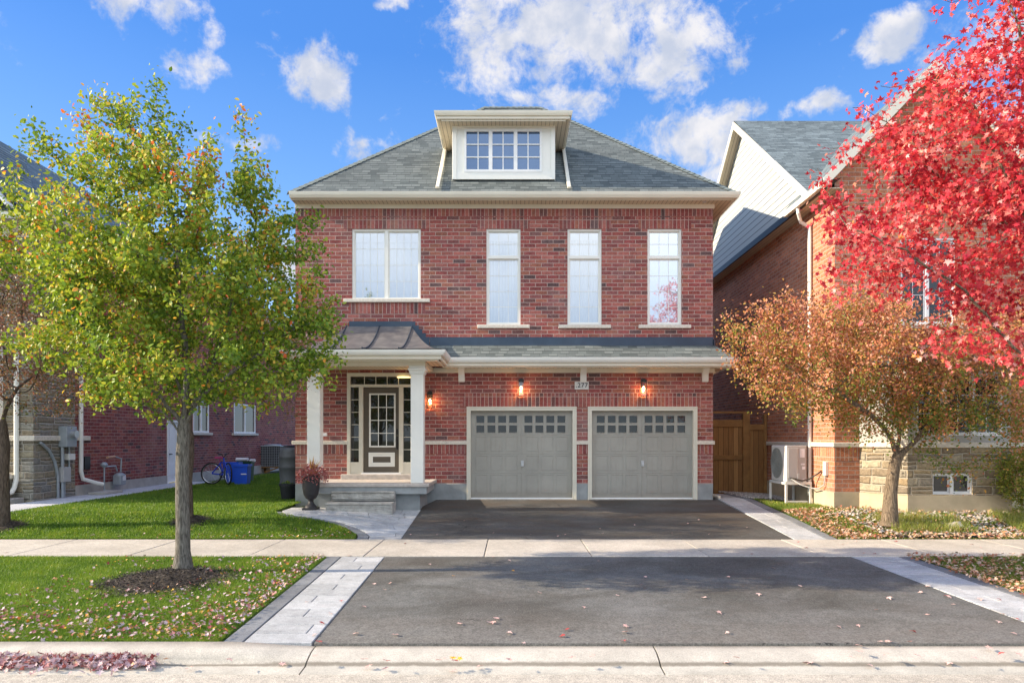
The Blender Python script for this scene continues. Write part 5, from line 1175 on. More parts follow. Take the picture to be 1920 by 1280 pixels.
def barrel():
    Yb = 20.5; cx = X(545,Yb); h = empty('rain_barrel', (cx, Yb, .3), 'grey ribbed rain barrel standing by the left side of the brick house', 'barrel')
    m_ = MB(); m_.lathe((cx,Yb,.3), [(0,0),(.26,0),(.29,.2),(.31,.22),(.31,.26),(.30,.28),(.33,.65),(.345,.68),(.33,.72),(.33,.95),(.345,.98),(.33,1.02),(.31,1.18),(.28,1.26),(0,1.29)], 28); m_.build('body', 'plastic_grey', h, smooth=True)
    l = MB(); l.lathe((cx,Yb,1.59), [(.2,0),(.21,.03),(0,.04)], 20); l.build('lid', 'plastic_black', h)
barrel()
def dark_pot():
    Yb = 17.6; cx = X(541,Yb); z0 = .30; h = empty('tree_pot', (cx, Yb, z0), 'black plastic pot with a sparse seedling on the lawn below the rain barrel', 'pot')
    m_ = MB(); m_.lathe((cx,Yb,z0), [(0,0),(.17,0),(.21,.33),(.235,.34),(.235,.40),(.21,.40),(.20,.34),(0,.33)], 22); m_.build('pot', 'plastic_black', h, smooth=False)
    n = 40; Pp = np.array([cx,Yb,z0+.4])+rng.normal(size=(n,3))*[.1,.1,.05]
    scatter_mesh('leaves', 'leaf_shrub', Pp, T_OVAL, F_OVAL, rng.uniform(.05,.09,n), rot_from(rng.normal(size=(n,3))+[0,-.3,.8], rng.uniform(0,6.28,n)), rng.uniform(0,.4,n), h).location = -Vector(h.location)
dark_pot()

def fix(o, parent): o.location = -Vector(parent.location); return o
def urn():
    Yu = 15.0; cx = X(583,Yu); z0 = H(cx,Yu)
    h = empty('potted_plant', (cx, Yu, z0), 'dark urn planter with a red spiky plant beside the porch steps', 'planter')
    m_ = MB(); m_.box(cx-.15, cx+.15, Yu-.15, Yu+.15, z0, z0+.05); m_.lathe((cx,Yu,z0+.05), [(.13,0),(.12,.03),(.07,.08),(.05,.13),(.06,.17),(.11,.20),(.155,.28),(.18,.42),(.188,.60),(.205,.64),(.205,.69),(.18,.69),(.17,.62),(0,.62)], 28)
    m_.build('urn', 'brown_pot', h)
    n = 1100; a = rng.uniform(0,6.28,n); r_ = rng.uniform(0,1,n)**.6*.33
    Pp = np.stack([cx+r_*np.cos(a)+.03, Yu+r_*np.sin(a), z0+.72+rng.uniform(-.22,.22,n)*(.6)+.15-(r_**2)*1.6], 1)
    fix(scatter_mesh('foliage', 'plant_pink', Pp, T_SMALL, F_SMALL, rng.uniform(.03,.07,n), rot_from(rng.normal(size=(n,3))+[0,-.2,.7], rng.uniform(0,6.28,n)), rng.uniform(0,1,n), h), h)
    sp = MB(); rr = random.Random(4)
    for k in range(38):
        a_ = rr.uniform(0,6.28); el_ = rr.uniform(.35,1.45); L = rr.uniform(.32,.5); d = Vector((math.cos(a_)*math.cos(el_), math.sin(a_)*math.cos(el_), math.sin(el_)))
        b0 = Vector((cx+.02,Yu,z0+.74)); s_ = d.cross(Vector((0,0,1))).normalized()*.011; m1 = b0+d*L*.55; tip = b0+d*L+Vector((0,0,-L*.22*math.cos(el_)))
        sp.r = rr.random(); sp.add([b0-s_,b0+s_,m1+s_,m1-s_,tip],[[0,1,2,3],[3,2,4]])
    sp.build('spiky_leaves', 'plant_spike', h)
    n = 26; Pp = np.stack([cx+rng.uniform(-.1,.35,n), Yu+rng.uniform(-.25,.1,n), z0+.85+rng.uniform(-.1,.16,n)], 1)
    fix(scatter_mesh('flowers', 'leaf_red', Pp, T_OVAL, F_OVAL, rng.uniform(.03,.045,n), rot_from(rng.normal(size=(n,3))+[0,-.8,.4], rng.uniform(0,6.28,n)), rng.uniform(.8,.96,n), h), h)
urn()

# ------------------------------------------------------------------ trees
def colonize(seed, trunk, attr, step=.13, infl=.9, kill=.24, iters=160, jitter=.25, up=0.0, limbs=None):
    r_ = np.random.default_rng(seed); cap = 14000
    P = np.zeros((cap,3)); par = np.full(cap,-1); n = 0
    for i, p in enumerate(trunk): P[n] = p; par[n] = n-1; n += 1
    for start, pts in (limbs or []):
        last = len(trunk)+start if start < 0 else start; cur = np.array(trunk[last], float)
        for q in pts:
            q = np.array(q, float); k = max(1, int(np.linalg.norm(q-cur)/(step*1.3))); c0 = cur.copy()
            for j in range(1, k+1): P[n] = c0+(q-c0)*j/k+r_.normal(size=3)*.012; par[n] = last; last = n; n += 1
            cur = q
    A = attr.copy(); near = np.zeros(len(A), int); nd = np.full(len(A), 1e9)
    def upd(a, b):
        nonlocal near, nd
        for s in range(a, b, 256):
            e = min(s+256, b); d = np.linalg.norm(A[:,None,:]-P[None,s:e,:], axis=2); j = d.argmin(1); dm = d[np.arange(len(A)), j]
            m_ = dm < nd; nd = np.where(m_, dm, nd); near = np.where(m_, j+s, near)
    upd(0, n); first = True
    for it in range(iters):
        if len(A) == 0 or n > cap-600: break
        lim = infl if nd.min() < infl else nd.min()+.3
        act = nd < lim
        if not act.any(): break
        ids = near[act]; d = A[act]-P[ids]; d /= np.linalg.norm(d, axis=1, keepdims=True)+1e-9
        uq, inv = np.unique(ids, return_inverse=True); S_ = np.zeros((len(uq),3)); np.add.at(S_, inv, d)
        S_ += r_.normal(size=S_.shape)*jitter; S_[:,2] += up
        S_ /= np.linalg.norm(S_, axis=1, keepdims=True)+1e-9
        new = P[uq]+S_*step; m0 = n; k = min(len(new), cap-n)
        P[n:n+k] = new[:k]; par[n:n+k] = uq[:k]; n += k; upd(m0, n)
        keep = nd > kill; A = A[keep]; near = near[keep]; nd = nd[keep]
    return P[:n], par[:n]
def radii(P, par, tip, expo, rmax):
    n = len(P); acc = np.zeros(n); ch = np.zeros(n, int)
    for i in range(n-1, 0, -1):
        if acc[i] == 0: acc[i] = tip**expo
        acc[par[i]] += acc[i]
    r_ = acc**(1/expo); return np.minimum(r_*1.0, rmax)
def skeleton_mesh(name, mat, P, par, rad, parent, smooth=True, nt=None, flare=0.0):
    n = len(P); kids = [[] for _ in range(n)]
    for i in range(1, n): kids[par[i]].append(i)
    mb = MB(); stack = [0]
    while stack:
        s = stack.pop(); chain = [s] if par[s] < 0 else [par[s], s]; cur = s
        while kids[cur]:
            k = sorted(kids[cur], key=lambda q: -rad[q]); stack += k[1:]; cur = k[0]; chain.append(cur)
        rs = [rad[c] for c in chain]
        if par[s] >= 0: rs[0] = rad[s]*1.05
        if len(chain) < 2: continue
        big = max(rs); sides = 14 if big > .06 else 7 if big > .02 else 4 if big > .008 else 3
        mb.tube([P[c] for c in chain], rs, sides, cap=False)
    o = mb.build(name, mat, parent)
    for p in o.data.polygons: p.use_smooth = True
    return o
def ell(r_, blobs, Y0, n, zmin=None):
    """random points in ellipsoids given by photo position and size, at distance Y0"""
    ww = np.array([b[2]*b[3]*(b[4] if len(b) > 4 else b[2])*(b[6] if len(b) > 6 else 1) for b in blobs], float); ww /= ww.sum(); out = []
    for b, k in zip(blobs, (ww*n).astype(int)+3):
        px, py, rx, ry = b[:4]; rd = b[4] if len(b) > 4 else min(rx, ry)*1.2; oy = b[5] if len(b) > 5 else 0
        v = r_.normal(size=(k,3)); v /= np.linalg.norm(v, axis=1, keepdims=True); v *= r_.uniform(0,1,(k,1))**(1/2.6)
        s = Y0/F; out.append(np.stack([(px-960)*s+v[:,0]*rx*s, Y0+oy+v[:,1]*rd*s, CZ+(820-py)*s+v[:,2]*ry*s], 1))
    return np.concatenate(out)
def tree(name, loc, label, group, seed, trunk, blobs, Y0, nattr, bark, leaf, T, Fc, nleaf, lsize, thr, spread=.09, infl=.9, kill=.24, step=.13, tip=.0035, expo=2.25, rmax=.13, base=None, up=.0, jitter=.25, hang=.0, limbs=None, bias=None, gate=1.3, gth=-.06):
    r_ = np.random.default_rng(seed); A = ell(r_, blobs, Y0, int(nattr*1.7))
    g_ = np.array([mnoise.noise(Vector((p[0]*gate, p[1]*gate, p[2]*gate*1.2+seed))) for p in A]); A = A[g_ > gth][:]
    P, par = colonize(seed, trunk, A, step, infl, kill, 150, jitter, up, limbs)
    rad = radii(P, par, tip, expo, rmax)
    nt_ = len(trunk)
    if base is not None:
        for i in range(nt_): t_ = i/(nt_-1); rad[i] = max(rad[i]*0+base*(1-.22*t_), 0); 
        rad[0] = base*1.55; rad[1] = base*1.22; rad[2] = min(rad[2]*1.02, base)
        m_ = np.arange(len(rad)) >= nt_; rad[m_] = np.minimum(rad[m_], base*.62)
    h = empty(name, tuple(loc), label, 'tree', group)
    skeleton_mesh('trunk', bark, P, par, rad, h)
    th = np.where((rad < thr) & (np.arange(len(P)) > nt_))[0]
    ids = r_.choice(th, nleaf); tpar = par[ids]; f_ = r_.uniform(0,1,(nleaf,1))
    L = P[ids]*f_+P[tpar]*(1-f_); off = r_.normal(size=(nleaf,3))*spread; off[:,2] -= hang*np.abs(r_.normal(size=nleaf))*spread*1.5
    L = L+off; nrm = r_.normal(size=(nleaf,3))*.9+off/np.linalg.norm(off,axis=1,keepdims=True)*.5+np.array([-.25,-.25,.45])
    # colour varies by clump and by leaf
    cl = np.array([mnoise.noise(Vector((p[0]*1.6, p[1]*1.6, p[2]*1.6))) for p in P])[ids]
    rn = np.clip(r_.beta(1.5,2.1,nleaf)+cl*.45+(bias(L) if bias else 0), 0, 1)
    wild = r_.random(nleaf) < .05; rn[wild] = r_.uniform(0,1,wild.sum())
    fix(scatter_mesh('crown', leaf, L, T, Fc, r_.uniform(.65,1.2,nleaf)*lsize, rot_from(nrm, r_.uniform(0,6.28,nleaf)), rn, h), h)
    return P

# green street tree
Yg = 9.6; b0 = G(343, 1073); Yg = b0.y; sg = Yg/F
tk = [(b0.x, Yg, b0.z-.02), (b0.x, Yg, b0.z+.14), (b0.x, Yg, b0.z+.3), (b0.x-.0, Yg, .7), (b0.x-.01, Yg, 1.0), (b0.x-.01, Yg, 1.5), (b0.x, Yg+.01, 1.85), (b0.x, Yg+.02, 2.02)]
LG = [(-1,[(b0.x-.25,Yg-.2,2.45),(b0.x-.75,Yg-.3,2.9),(b0.x-1.3,Yg-.4,3.5)]),(-1,[(b0.x+.3,Yg-.15,2.4),(b0.x+.8,Yg-.25,2.75),(b0.x+1.45,Yg-.3,3.2)]),(-1,[(b0.x+.03,Yg+.05,2.8),(b0.x-.05,Yg,3.8),(b0.x-.1,Yg,4.8)]),(-2,[(b0.x-.15,Yg+.3,2.5),(b0.x-.6,Yg+.6,3.3)]),(-1,[(b0.x+.2,Yg+.3,2.7),(b0.x+.5,Yg+.5,3.8),(b0.x+.7,Yg+.5,4.7)]),(-2,[(b0.x-.2,Yg-.1,2.2),(b0.x-.7,Yg-.1,2.42),(b0.x-1.1,Yg,2.5)])]
GB = [(320,470,250,200,230),(110,560,140,150,150),(540,620,105,110,120),(350,690,230,75,210),(230,270,100,105,90),(292,170,22,55,24,0,4),(165,205,22,60,24,0,4),(52,260,20,70,24,0,3),(95,310,50,60,60),(40,400,60,80,80),(20,520,60,100,90),(225,200,25,60,30,0,2),(20,330,14,50,20,0,3),(345,240,22,50,30,0,2),(20,470,60,100,90),
      (450,320,52,120,60),(455,225,15,50,16,0,5),(500,270,14,50,18,0,3),(556,290,18,65,24,0,4),(585,440,45,80,70),(620,630,32,80,60),(200,740,70,40,80),(575,720,65,50,60,0,2),(625,640,35,60,40,0,2),(340,560,300,130,200),(260,770,90,22,90),(470,735,110,40,110),(330,420,200,170,200)]
tree('street_tree', (b0.x, Yg, b0.z), 'green and yellow leaved young street tree with a straight grey trunk on the left lawn', None, 11, tk, GB, Yg, 2600,
     'bark_grey', 'leaf_green', T_OVAL, F_OVAL, 50000, .064, .012, gth=-.16, spread=.08, infl=.8, kill=.18, step=.11, base=.102, up=.22, expo=2.15, limbs=LG, bias=lambda L: (L[:,0] < b0.x-.4)*.03+np.clip((L[:,2]-4.5)*.05,-.05,.2))
# red maple, trunk outside the frame on the right
Ym = 8.6; mx = 7.2
tk = [(mx,Ym,-.02),(mx,Ym,.15),(mx-.03,Ym,.8),(mx-.05,Ym,1.5),(mx-.08,Ym,2.1),(mx-.12,Ym,2.5)]
LM_ = [(-1,[(X(1985,8.3),8.3,Z(700,8.3)),(X(1900,8.1),8.1,Z(650,8.1)),(X(1810,8.0),8.0,Z(545,8.0)),(X(1700,7.9),7.9,Z(470,7.9)),(X(1600,7.9),7.9,Z(430,7.9))]),(-1,[(X(1990,8.4),8.4,Z(520,8.4)),(X(1930,8.1),8.1,Z(420,8.1)),(X(1860,8.0),8.0,Z(280,8.0)),(X(1790,8.0),8.0,Z(130,8.0))]),(-1,[(X(2010,8.5),8.5,Z(350,8.5)),(X(1960,8.3),8.3,Z(180,8.3)),(X(1895,8.2),8.2,Z(20,8.2)),(X(1870,8.2),8.2,Z(-60,8.2))]),(-1,[(X(1950,8.9),8.9,Z(470,8.9)),(X(1830,9.0),9.0,Z(380,9.0)),(X(1690,9.0),9.0,Z(280,9.0))])]
MBL = [(1860,330,230,250,200),(1680,400,120,130,110),(1700,290,110,100,90),(1850,200,130,60,120),(1880,560,130,80,110),(1830,640,110,30,70,0,2.5),(1600,420,70,90,60),(1570,360,60,50,50,0,2),(1625,540,80,40,60,0,2),(1700,200,55,40,50),
       (2080,300,220,300,220),(2060,20,180,130,150),(1910,30,60,60,50),(1560,330,40,45,30),(1760,500,110,70,90),(1545,440,40,80,40,0,3),(1530,350,25,40,25,0,4),(1560,560,50,20,30,0,3),(1570,290,40,18,30,0,3),(1900,640,60,35,50),(1700,230,80,45,60),(1735,160,65,50,60,0,8),(1680,215,70,40,60,0,6),(1790,110,55,45,50,0,4),(1530,315,35,12,20,0,6),(1575,215,20,12,15,0,5),(1650,160,30,18,20,0,5),(1640,118,18,8,12,0,5),(1700,120,30,30,20,0,3),(1760,70,25,30,20,0,3),(1770,8,30,14,20,0,4),(1600,500,90,70,80),(1660,330,110,80,80)]
tree('maple_tree', (mx,Ym,-.02), 'bright red maple tree reaching in from the right edge over the lawn', None, 5, tk, MBL, Ym, 2600,
     'bark_tan', 'leaf_red', T_MAPLE, F_MAPLE, 23500, .074, .012, spread=.10, limbs=LM_, gate=1.9, gth=-.12, infl=.9, kill=.21, step=.13, base=.11, rmax=.06, up=.08, hang=.5, bias=lambda L: np.clip((3.2-L[:,2])*.12,-.15,.3))
# weeping crab apple in front of the stone bay
b1 = Vector((X(1668,13.4), 13.4, H(X(1668,13.4),13.4)+.05))
tk = [tuple(b1), (b1.x+.0,13.4,b1.z+.1), (b1.x+.02,13.4,.8), (b1.x+.06,13.4,1.1), (b1.x+.10,13.4,1.35), (b1.x+.16,13.4,1.5)]
LC = [(-1,[(X(1660,13.3),13.2,1.95),(X(1625,13.2),13.1,2.3),(X(1560,13.1),13.0,2.75)]),(-1,[(X(1720,13.4),13.35,1.85),(X(1755,13.3),13.3,2.3),(X(1800,13.3),13.2,2.9)]),(-1,[(X(1700,13.4),13.6,2.2),(X(1690,13.4),13.8,3.0)])]
CB = [(1640,640,215,95,190),(1450,640,85,90,100),(1800,690,160,100,150,0,1.6),(1880,600,90,60,90),(1410,600,45,50,50),(1600,565,120,50,90),(1560,730,120,45,110),(1850,740,85,75,100),(1425,730,10,55,20,0,6),(1790,850,10,60,20,0,8),(1500,760,12,40,20,0,4),(1860,830,12,50,20,0,5),(1600,800,12,35,20,0,4),(1365,650,8,45,12,0,5),(1550,790,10,30,16,0,4),(1700,740,90,50,90),(1470,700,60,60,50),(1980,640,100,120,120),(1375,620,28,30,30,0,3),(1760,775,120,40,100),(1620,760,120,35,90),(1900,800,60,50,60),(1560,640,200,110,150)]
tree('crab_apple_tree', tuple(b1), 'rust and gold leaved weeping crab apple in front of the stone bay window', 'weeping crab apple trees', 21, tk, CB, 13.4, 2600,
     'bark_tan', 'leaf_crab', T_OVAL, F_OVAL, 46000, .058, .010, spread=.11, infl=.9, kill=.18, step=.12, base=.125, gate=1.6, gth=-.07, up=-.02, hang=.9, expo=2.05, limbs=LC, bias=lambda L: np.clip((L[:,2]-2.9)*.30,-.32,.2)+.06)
# brownish crab apples on the left lawn
b2 = G(352, 977); tk = [tuple(b2), (b2.x,b2.y,b2.z+.1), (b2.x,b2.y,1.0), (b2.x+.05,b2.y,1.5), (b2.x+.05,b2.y,1.9)]
DB = [(370,640,220,110,200),(540,690,60,80,80),(200,660,80,90,90),(565,770,12,30,20,0,4),(360,560,150,60,120)]
tree('crab_apple_tree', tuple(b2), 'reddish brown weeping crab apple directly behind the green street tree', 'weeping crab apple trees', 22, tk, DB, b2.y, 1500,
     'bark_dark', 'leaf_brown', T_OVAL, F_OVAL, 17000, .05, .012, spread=.09, infl=.9, kill=.2, step=.13, base=.09, hang=.8)
b3 = G(3, 988); tk = [tuple(b3), (b3.x,b3.y,b3.z+.1), (b3.x+.02,b3.y,1.2), (b3.x+.05,b3.y,1.7), (b3.x,b3.y,2.1)]
EB = [(30,620,150,130,180),(-60,560,120,160,150),(100,700,80,80,90),(40,480,60,70,60)]
tree('crab_apple_tree', tuple(b3), 'brown leaved weeping crab apple at the left edge of the lawn', 'weeping crab apple trees', 23, tk, EB, b3.y, 1500,
     'bark_dark', 'leaf_brown', T_OVAL, F_OVAL, 19000, .05, .012, spread=.09, infl=.9, kill=.2, step=.13, base=.12, hang=.8)
# shrub at the right edge
def shrub(label, px, py0, Yb, rx, ry, n, seed, leaf='leaf_shrub'):
    r_ = np.random.default_rng(seed); c = G(px, py0); h = empty('shrub', (X(px,Yb), Yb, H(X(px,Yb),Yb)), label, 'shrub'); z0 = H(X(px,Yb),Yb)
    A = ell(r_, [(px, py0-ry, rx, ry, rx)], Yb, 500); P, par = colonize(seed, [(X(px,Yb),Yb,z0),(X(px,Yb),Yb,z0+.1)], A, .06, .5, .09, 60, .25, .1)
    rad = radii(P, par, .002, 2.4, .02); skeleton_mesh('stems', 'bark_dark', P, par, rad, h)
    ids = r_.integers(3, len(P), n); L = P[ids]+r_.normal(size=(n,3))*.05
    fix(scatter_mesh('leaves', leaf, L, T_OVAL, F_OVAL, r_.uniform(.03,.055,n), rot_from(r_.normal(size=(n,3))+[-.2,-.2,.5], r_.uniform(0,6.28,n)), r_.beta(2,2,n), h), h)
shrub('olive green leafy shrub at the right edge beside the stone bay corner', 1925, 952, 14.0, 55, 62, 6000, 31)

# ------------------------------------------------------------------ lawn blades, litter, mulch
def inpoly(x, y, poly):
    c = np.zeros(len(x), bool); n = len(poly)
    for i in range(n):
        (xa, ya), (xb, yb) = poly[i], poly[(i+1)%n]
        m_ = ((ya > y) != (yb > y)); xi = (xb-xa)*(y-ya)/((yb-ya) if yb != ya else 1e-9)+xa
        c ^= m_ & (x < xi)
    return c
def Hv(x, y): return np.array([H(a, b) for a, b in zip(x, y)])
def grass(poly, n, hgt, wid, seed, mat='grass_blade', name='grass', pexp=1.0):
    r_ = np.random.default_rng(seed); xs = [p[0] for p in poly]; ys = [p[1] for p in poly]; X_, Y_ = [], []; got = 0
    while got < n:
        x = r_.uniform(min(xs), max(xs), n*2); u = r_.uniform(0,1,n*2); y = min(ys)+(max(ys)-min(ys))*u**pexp
        m_ = inpoly(x, y, poly) & (np.abs(x/y) < .80); x, y = x[m_], y[m_]; X_.append(x); Y_.append(y); got += len(x)
    x = np.concatenate(X_)[:n]; y = np.concatenate(Y_)[:n]; z = Hv(x, y)-.004
    T = np.array([(-.5,0,0),(.5,0,0),(.32,0,.55),(-.32,0,.55),(0,0,1.0)]); 
    a = r_.uniform(0,6.28,n); lean = r_.uniform(.1,.9,n); la = r_.uniform(0,6.28,n)
    clump = np.array([mnoise.noise(Vector((p*2.2, q*2.2, 0))) for p, q in zip(x, y)])
    hh = hgt*r_.uniform(.5,1.2,n)*(1+.35*clump); ww = wid*r_.uniform(.7,1.3,n)
    V = np.zeros((n,5,3)); ca, sa = np.cos(a), np.sin(a)
    for k in range(5):
        tx, tz = T[k,0], T[k,2]
        V[:,k,0] = x+ca*tx*ww+np.cos(la)*lean*hh*tz**2; V[:,k,1] = y+sa*tx*ww+np.sin(la)*lean*hh*tz**2; V[:,k,2] = z+hh*tz*(1-.25*lean*tz)
    me = bpy.data.meshes.new(name); me.vertices.add(n*5); me.vertices.foreach_set('co', V.reshape(-1).astype(np.float32))
    tri = np.array([(0,1,2),(0,2,3),(3,2,4)]); idx = (tri[None]+(np.arange(n)*5)[:,None,None]).reshape(-1)
    me.loops.add(n*9); me.loops.foreach_set('vertex_index', idx.astype(np.int32)); me.polygons.add(n*3); me.polygons.foreach_set('loop_start', np.arange(0,n*9,3,dtype=np.int32)); me.update(calc_edges=True)
    at = me.attributes.new('rnd', 'FLOAT', 'FACE'); rn = np.clip(r_.beta(2,3,n)+clump*.3, 0, 1); at.data.foreach_set('value', np.repeat(rn, 3).astype(np.float32))
    o = link(name, me, mat); o['kind'] = 'stuff'; return o
BL = [(-9,6.49),(-2.75,6.49),(-2.9,10.82),(-9,10.82)]
mound_c = (X(318,9.35), 9.25)
FL = [(-12,12.64),(-2.88,12.64),(-2.92,13.0),(-3.22,13.4),(-3.72,13.78),(-4.45,14.12),(-4.86,14.4),(-5.07,14.8),(-5.08,16.8),(-5.35,30),(-10.5,30),(-10.5,13.0),(-12,12.9)]
RL = [(6.25,6.49),(9.5,6.49),(9.5,10.82),(6.26,10.82)]
RF = [(5.98,12.64),(12,12.64),(12,15.2),(7.7,15.2),(7.0,16.2),(5.9,17.0)]
grass(BL, 150000, .042, .0055, 1, pexp=1.3); grass(FL, 150000, .055, .011, 2, pexp=1.8); grass(RL, 22000, .038, .0055, 3, 'weed_blade'); grass(RF, 30000, .055, .009, 4, 'weed_blade'); grass(RL, 14000, .038, .0055, 13); grass(RF, 20000, .055, .009, 14)
grass([(7.2,13.0),(8.8,13.0),(8.8,13.9),(7.2,13.9)], 2600, .24, .008, 5, 'weed_blade', 'tall_weeds'); grass([(9.6,12.9),(12,12.9),(12,14.1),(9.6,14.1)], 3200, .22, .008, 6, 'weed_blade', 'tall_weeds')
T_CURL = np.array([(x, y-.4, z+.55*abs(x)**1.3*(1 if x > 0 else .5)+.35*(y-.4)**2) for x, y, z in T_MAPLE])
def litter(name, n, sampler, seed, size=(.022,.052), mat='litter', T=T_CURL, Fc=F_MAPLE, lift=.02, tilt=.5, kind='stuff', lo=0.0, hi=1.0):
    r_ = np.random.default_rng(seed); x, y = sampler(r_, n); n = len(x); z = Hv(x, y)+lift*r_.uniform(.3,1.3,n)
    nrm = r_.normal(size=(n,3))*tilt+[0,0,1]; o = scatter_mesh(name, mat, np.stack([x,y,z],1), T, Fc, r_.uniform(*size,n), rot_from(nrm, r_.uniform(0,6.28,n)), lo+(hi-lo)*r_.uniform(0,1,n))
    o['kind'] = kind; return o
def band(poly, wfun=None):
    def s(r_, n):
        xs = [p[0] for p in poly]; ys = [p[1] for p in poly]; X_, Y_ = np.zeros(0), np.zeros(0)
        while len(X_) < n:
            x = r_.uniform(min(xs), max(xs), n*4); y = r_.uniform(min(ys), max(ys), n*4); m_ = inpoly(x, y, poly)
            if wfun is not None: m_ &= r_.random(n*4) < wfun(x, y)
            X_ = np.concatenate([X_, x[m_]]); Y_ = np.concatenate([Y_, y[m_]])
        return X_[:n], Y_[:n]
    return s
litter('fallen_leaves', 2100, band([(-6,6.5),(-2.72,6.5),(-2.9,10.8),(-6,10.8)], lambda x, y: np.clip(.08+.9*np.exp(-(y-6.5)/.9)+.9*np.exp((x+2.9)/.35),0,1)*(y < 10.8)), 41, lift=.055)
litter('fallen_leaves', 190, band([(-8,12.66),(-2.9,12.66),(-3.2,13.5),(-8,13.5)], lambda x, y: np.clip(1.2*np.exp(-(y-12.66)/.12)*np.clip((x+8)/4,.2,1)+.25*np.exp((x+3.2)/.6)*1,0,1)), 42, lift=.05)
litter('fallen_leaves', 3600, band([(6.05,6.5),(9.5,6.5),(9.5,10.8),(6.1,10.8)], lambda x, y: np.clip(.45+.5*np.exp((6.3-x)/.8),0,1)), 43, lift=.055, mat='litter_tan', size=(.03,.065))
litter('fallen_leaves', 4200, band([(5.9,12.6),(12,12.6),(12,14.2),(7.2,15.2),(5.9,15.2)], lambda x, y: np.clip(.25+1.0*np.exp(-(y-12.6)/.25)+.7*np.exp((6.2-x)/.3),0,1)), 44, lift=.06, mat='litter_tan', size=(.03,.065))
# pile of leaves in the gutter
def pile():
    r_ = np.random.default_rng(45); n = 900; x = r_.uniform(-4.75,-3.05,n); x = x+(x > -3.4)*r_.uniform(-.3,0,n); y = 6.185-np.abs(r_.normal(size=n))*.075; z = -.160+np.maximum(0,.10-(6.19-y)*.6)*r_.uniform(0,1,n)+.012
    o = scatter_mesh('leaf_pile', 'litter', np.stack([x,y,z],1), T_CURL, F_MAPLE, r_.uniform(.035,.065,n), rot_from(r_.normal(size=(n,3))*.8+[0,-.3,1], r_.uniform(0,6.28,n)), r_.beta(1.3,1.6,n)*.85)
    o['kind'] = 'stuff'
pile()
litter('gravel', 2600, band([(5.9,17.2),(7.05,17.2),(7.05,19.2),(5.7,19.2)]), 46, (.02,.045), 'pebble', np.array([(-.6,-.5,0),(.6,-.5,0),(.5,.6,0),(-.5,.5,0),(0,0,.6)]), [(0,1,4),(1,2,4),(2,3,4),(3,0,4)], .01, .3)
litter('gravel', 2200, band([(7.0,12.9),(11.5,12.9),(11.5,14.3),(7.6,14.9),(6.6,14.4)]), 47, (.02,.06), 'pebble', np.array([(-.6,-.5,0),(.6,-.5,0),(.5,.6,0),(-.5,.5,0),(0,0,.6)]), [(0,1,4),(1,2,4),(2,3,4),(3,0,4)], .03, .3)
def mound(cx, cy, rx, ry, hh, n, seed):
    mb = MB(); N = 28; M = 7; vs = [(cx,cy,H(cx,cy)+hh)]; 
    for j in range(1, M+1):
        for k in range(N):
            a = 2*math.pi*k/N; rr_ = j/M*(1+.10*mnoise.noise(Vector((math.cos(a)*2+seed, math.sin(a)*2, 0)))*2); x, y = cx+rx*rr_*math.cos(a), cy+ry*rr_*math.sin(a)
            vs.append((x, y, H(x,y)+hh*(math.cos(min(j/M,1)*math.pi)*.5+.5)-.012*(j == M)+.012*mnoise.noise(Vector((x*6,y*6,1)))+.006))
    fs = [[0,1+k,1+(k+1)%N] for k in range(N)]+[[1+(j-1)*N+k, 1+j*N+k, 1+j*N+(k+1)%N, 1+(j-1)*N+(k+1)%N] for j in range(1,M) for k in range(N)]
    mb.add(vs, fs); o = mb.build('soil_mound', 'soil'); o['kind'] = 'structure'
    r_ = np.random.default_rng(seed); a = r_.uniform(0,6.28,n); q = np.sqrt(r_.uniform(0,1,n)); x = cx+rx*q*np.cos(a); y = cy+ry*q*np.sin(a); z = Hv(x,y)+hh*(np.cos(q*math.pi)*.5+.5)+.012
    Tc = np.array([(-.12,0,0),(.12,0,0),(.1,1,0),(-.1,1,.02)])
    o = scatter_mesh('mulch', 'mulch_chip', np.stack([x,y,z],1), Tc, [(0,1,2),(0,2,3)], r_.uniform(.015,.05,n), rot_from(r_.normal(size=(n,3))*.45+[0,0,1], r_.uniform(0,6.28,n)), r_.beta(1.2,2.2,n)); o['kind'] = 'stuff'
mound(X(318,9.2), 9.12, .88, .92, .10, 7000, 3); mound(b2.x+.05, b2.y, .42, .38, .10, 1500, 4); mound(b3.x, b3.y, .5, .4, .10, 1200, 5)
# white rock, dark edging strip
bm2 = bmesh.new(); bmesh.ops.create_icosphere(bm2, subdivisions=2, radius=1)
c_ = G(1790, 990)
for v in bm2.verts: k_ = 1+.35*mnoise.noise(v.co*1.7); v.co = Vector((c_.x+v.co.x*.17*k_, c_.y+v.co.y*.12*k_, c_.z+.05+v.co.z*.09*k_))
me = bpy.data.meshes.new('rock'); bm2.to_mesh(me); bm2.free(); tag(link('rock', me, 'rock_white'), 'pale rock lying among the leaves in front of the stone bay', 'rock')
mb = MB(); pts = [(X(px,12.75), 12.72+.02*math.sin(px), H(X(px,12.75),12.72)+.045) for px in range(1640,1880,20)]; mb.tube(pts, .022, 6); tag(mb.build('garden_edging', 'edging'), 'black garden edging strip along the back of the right sidewalk', 'edging')

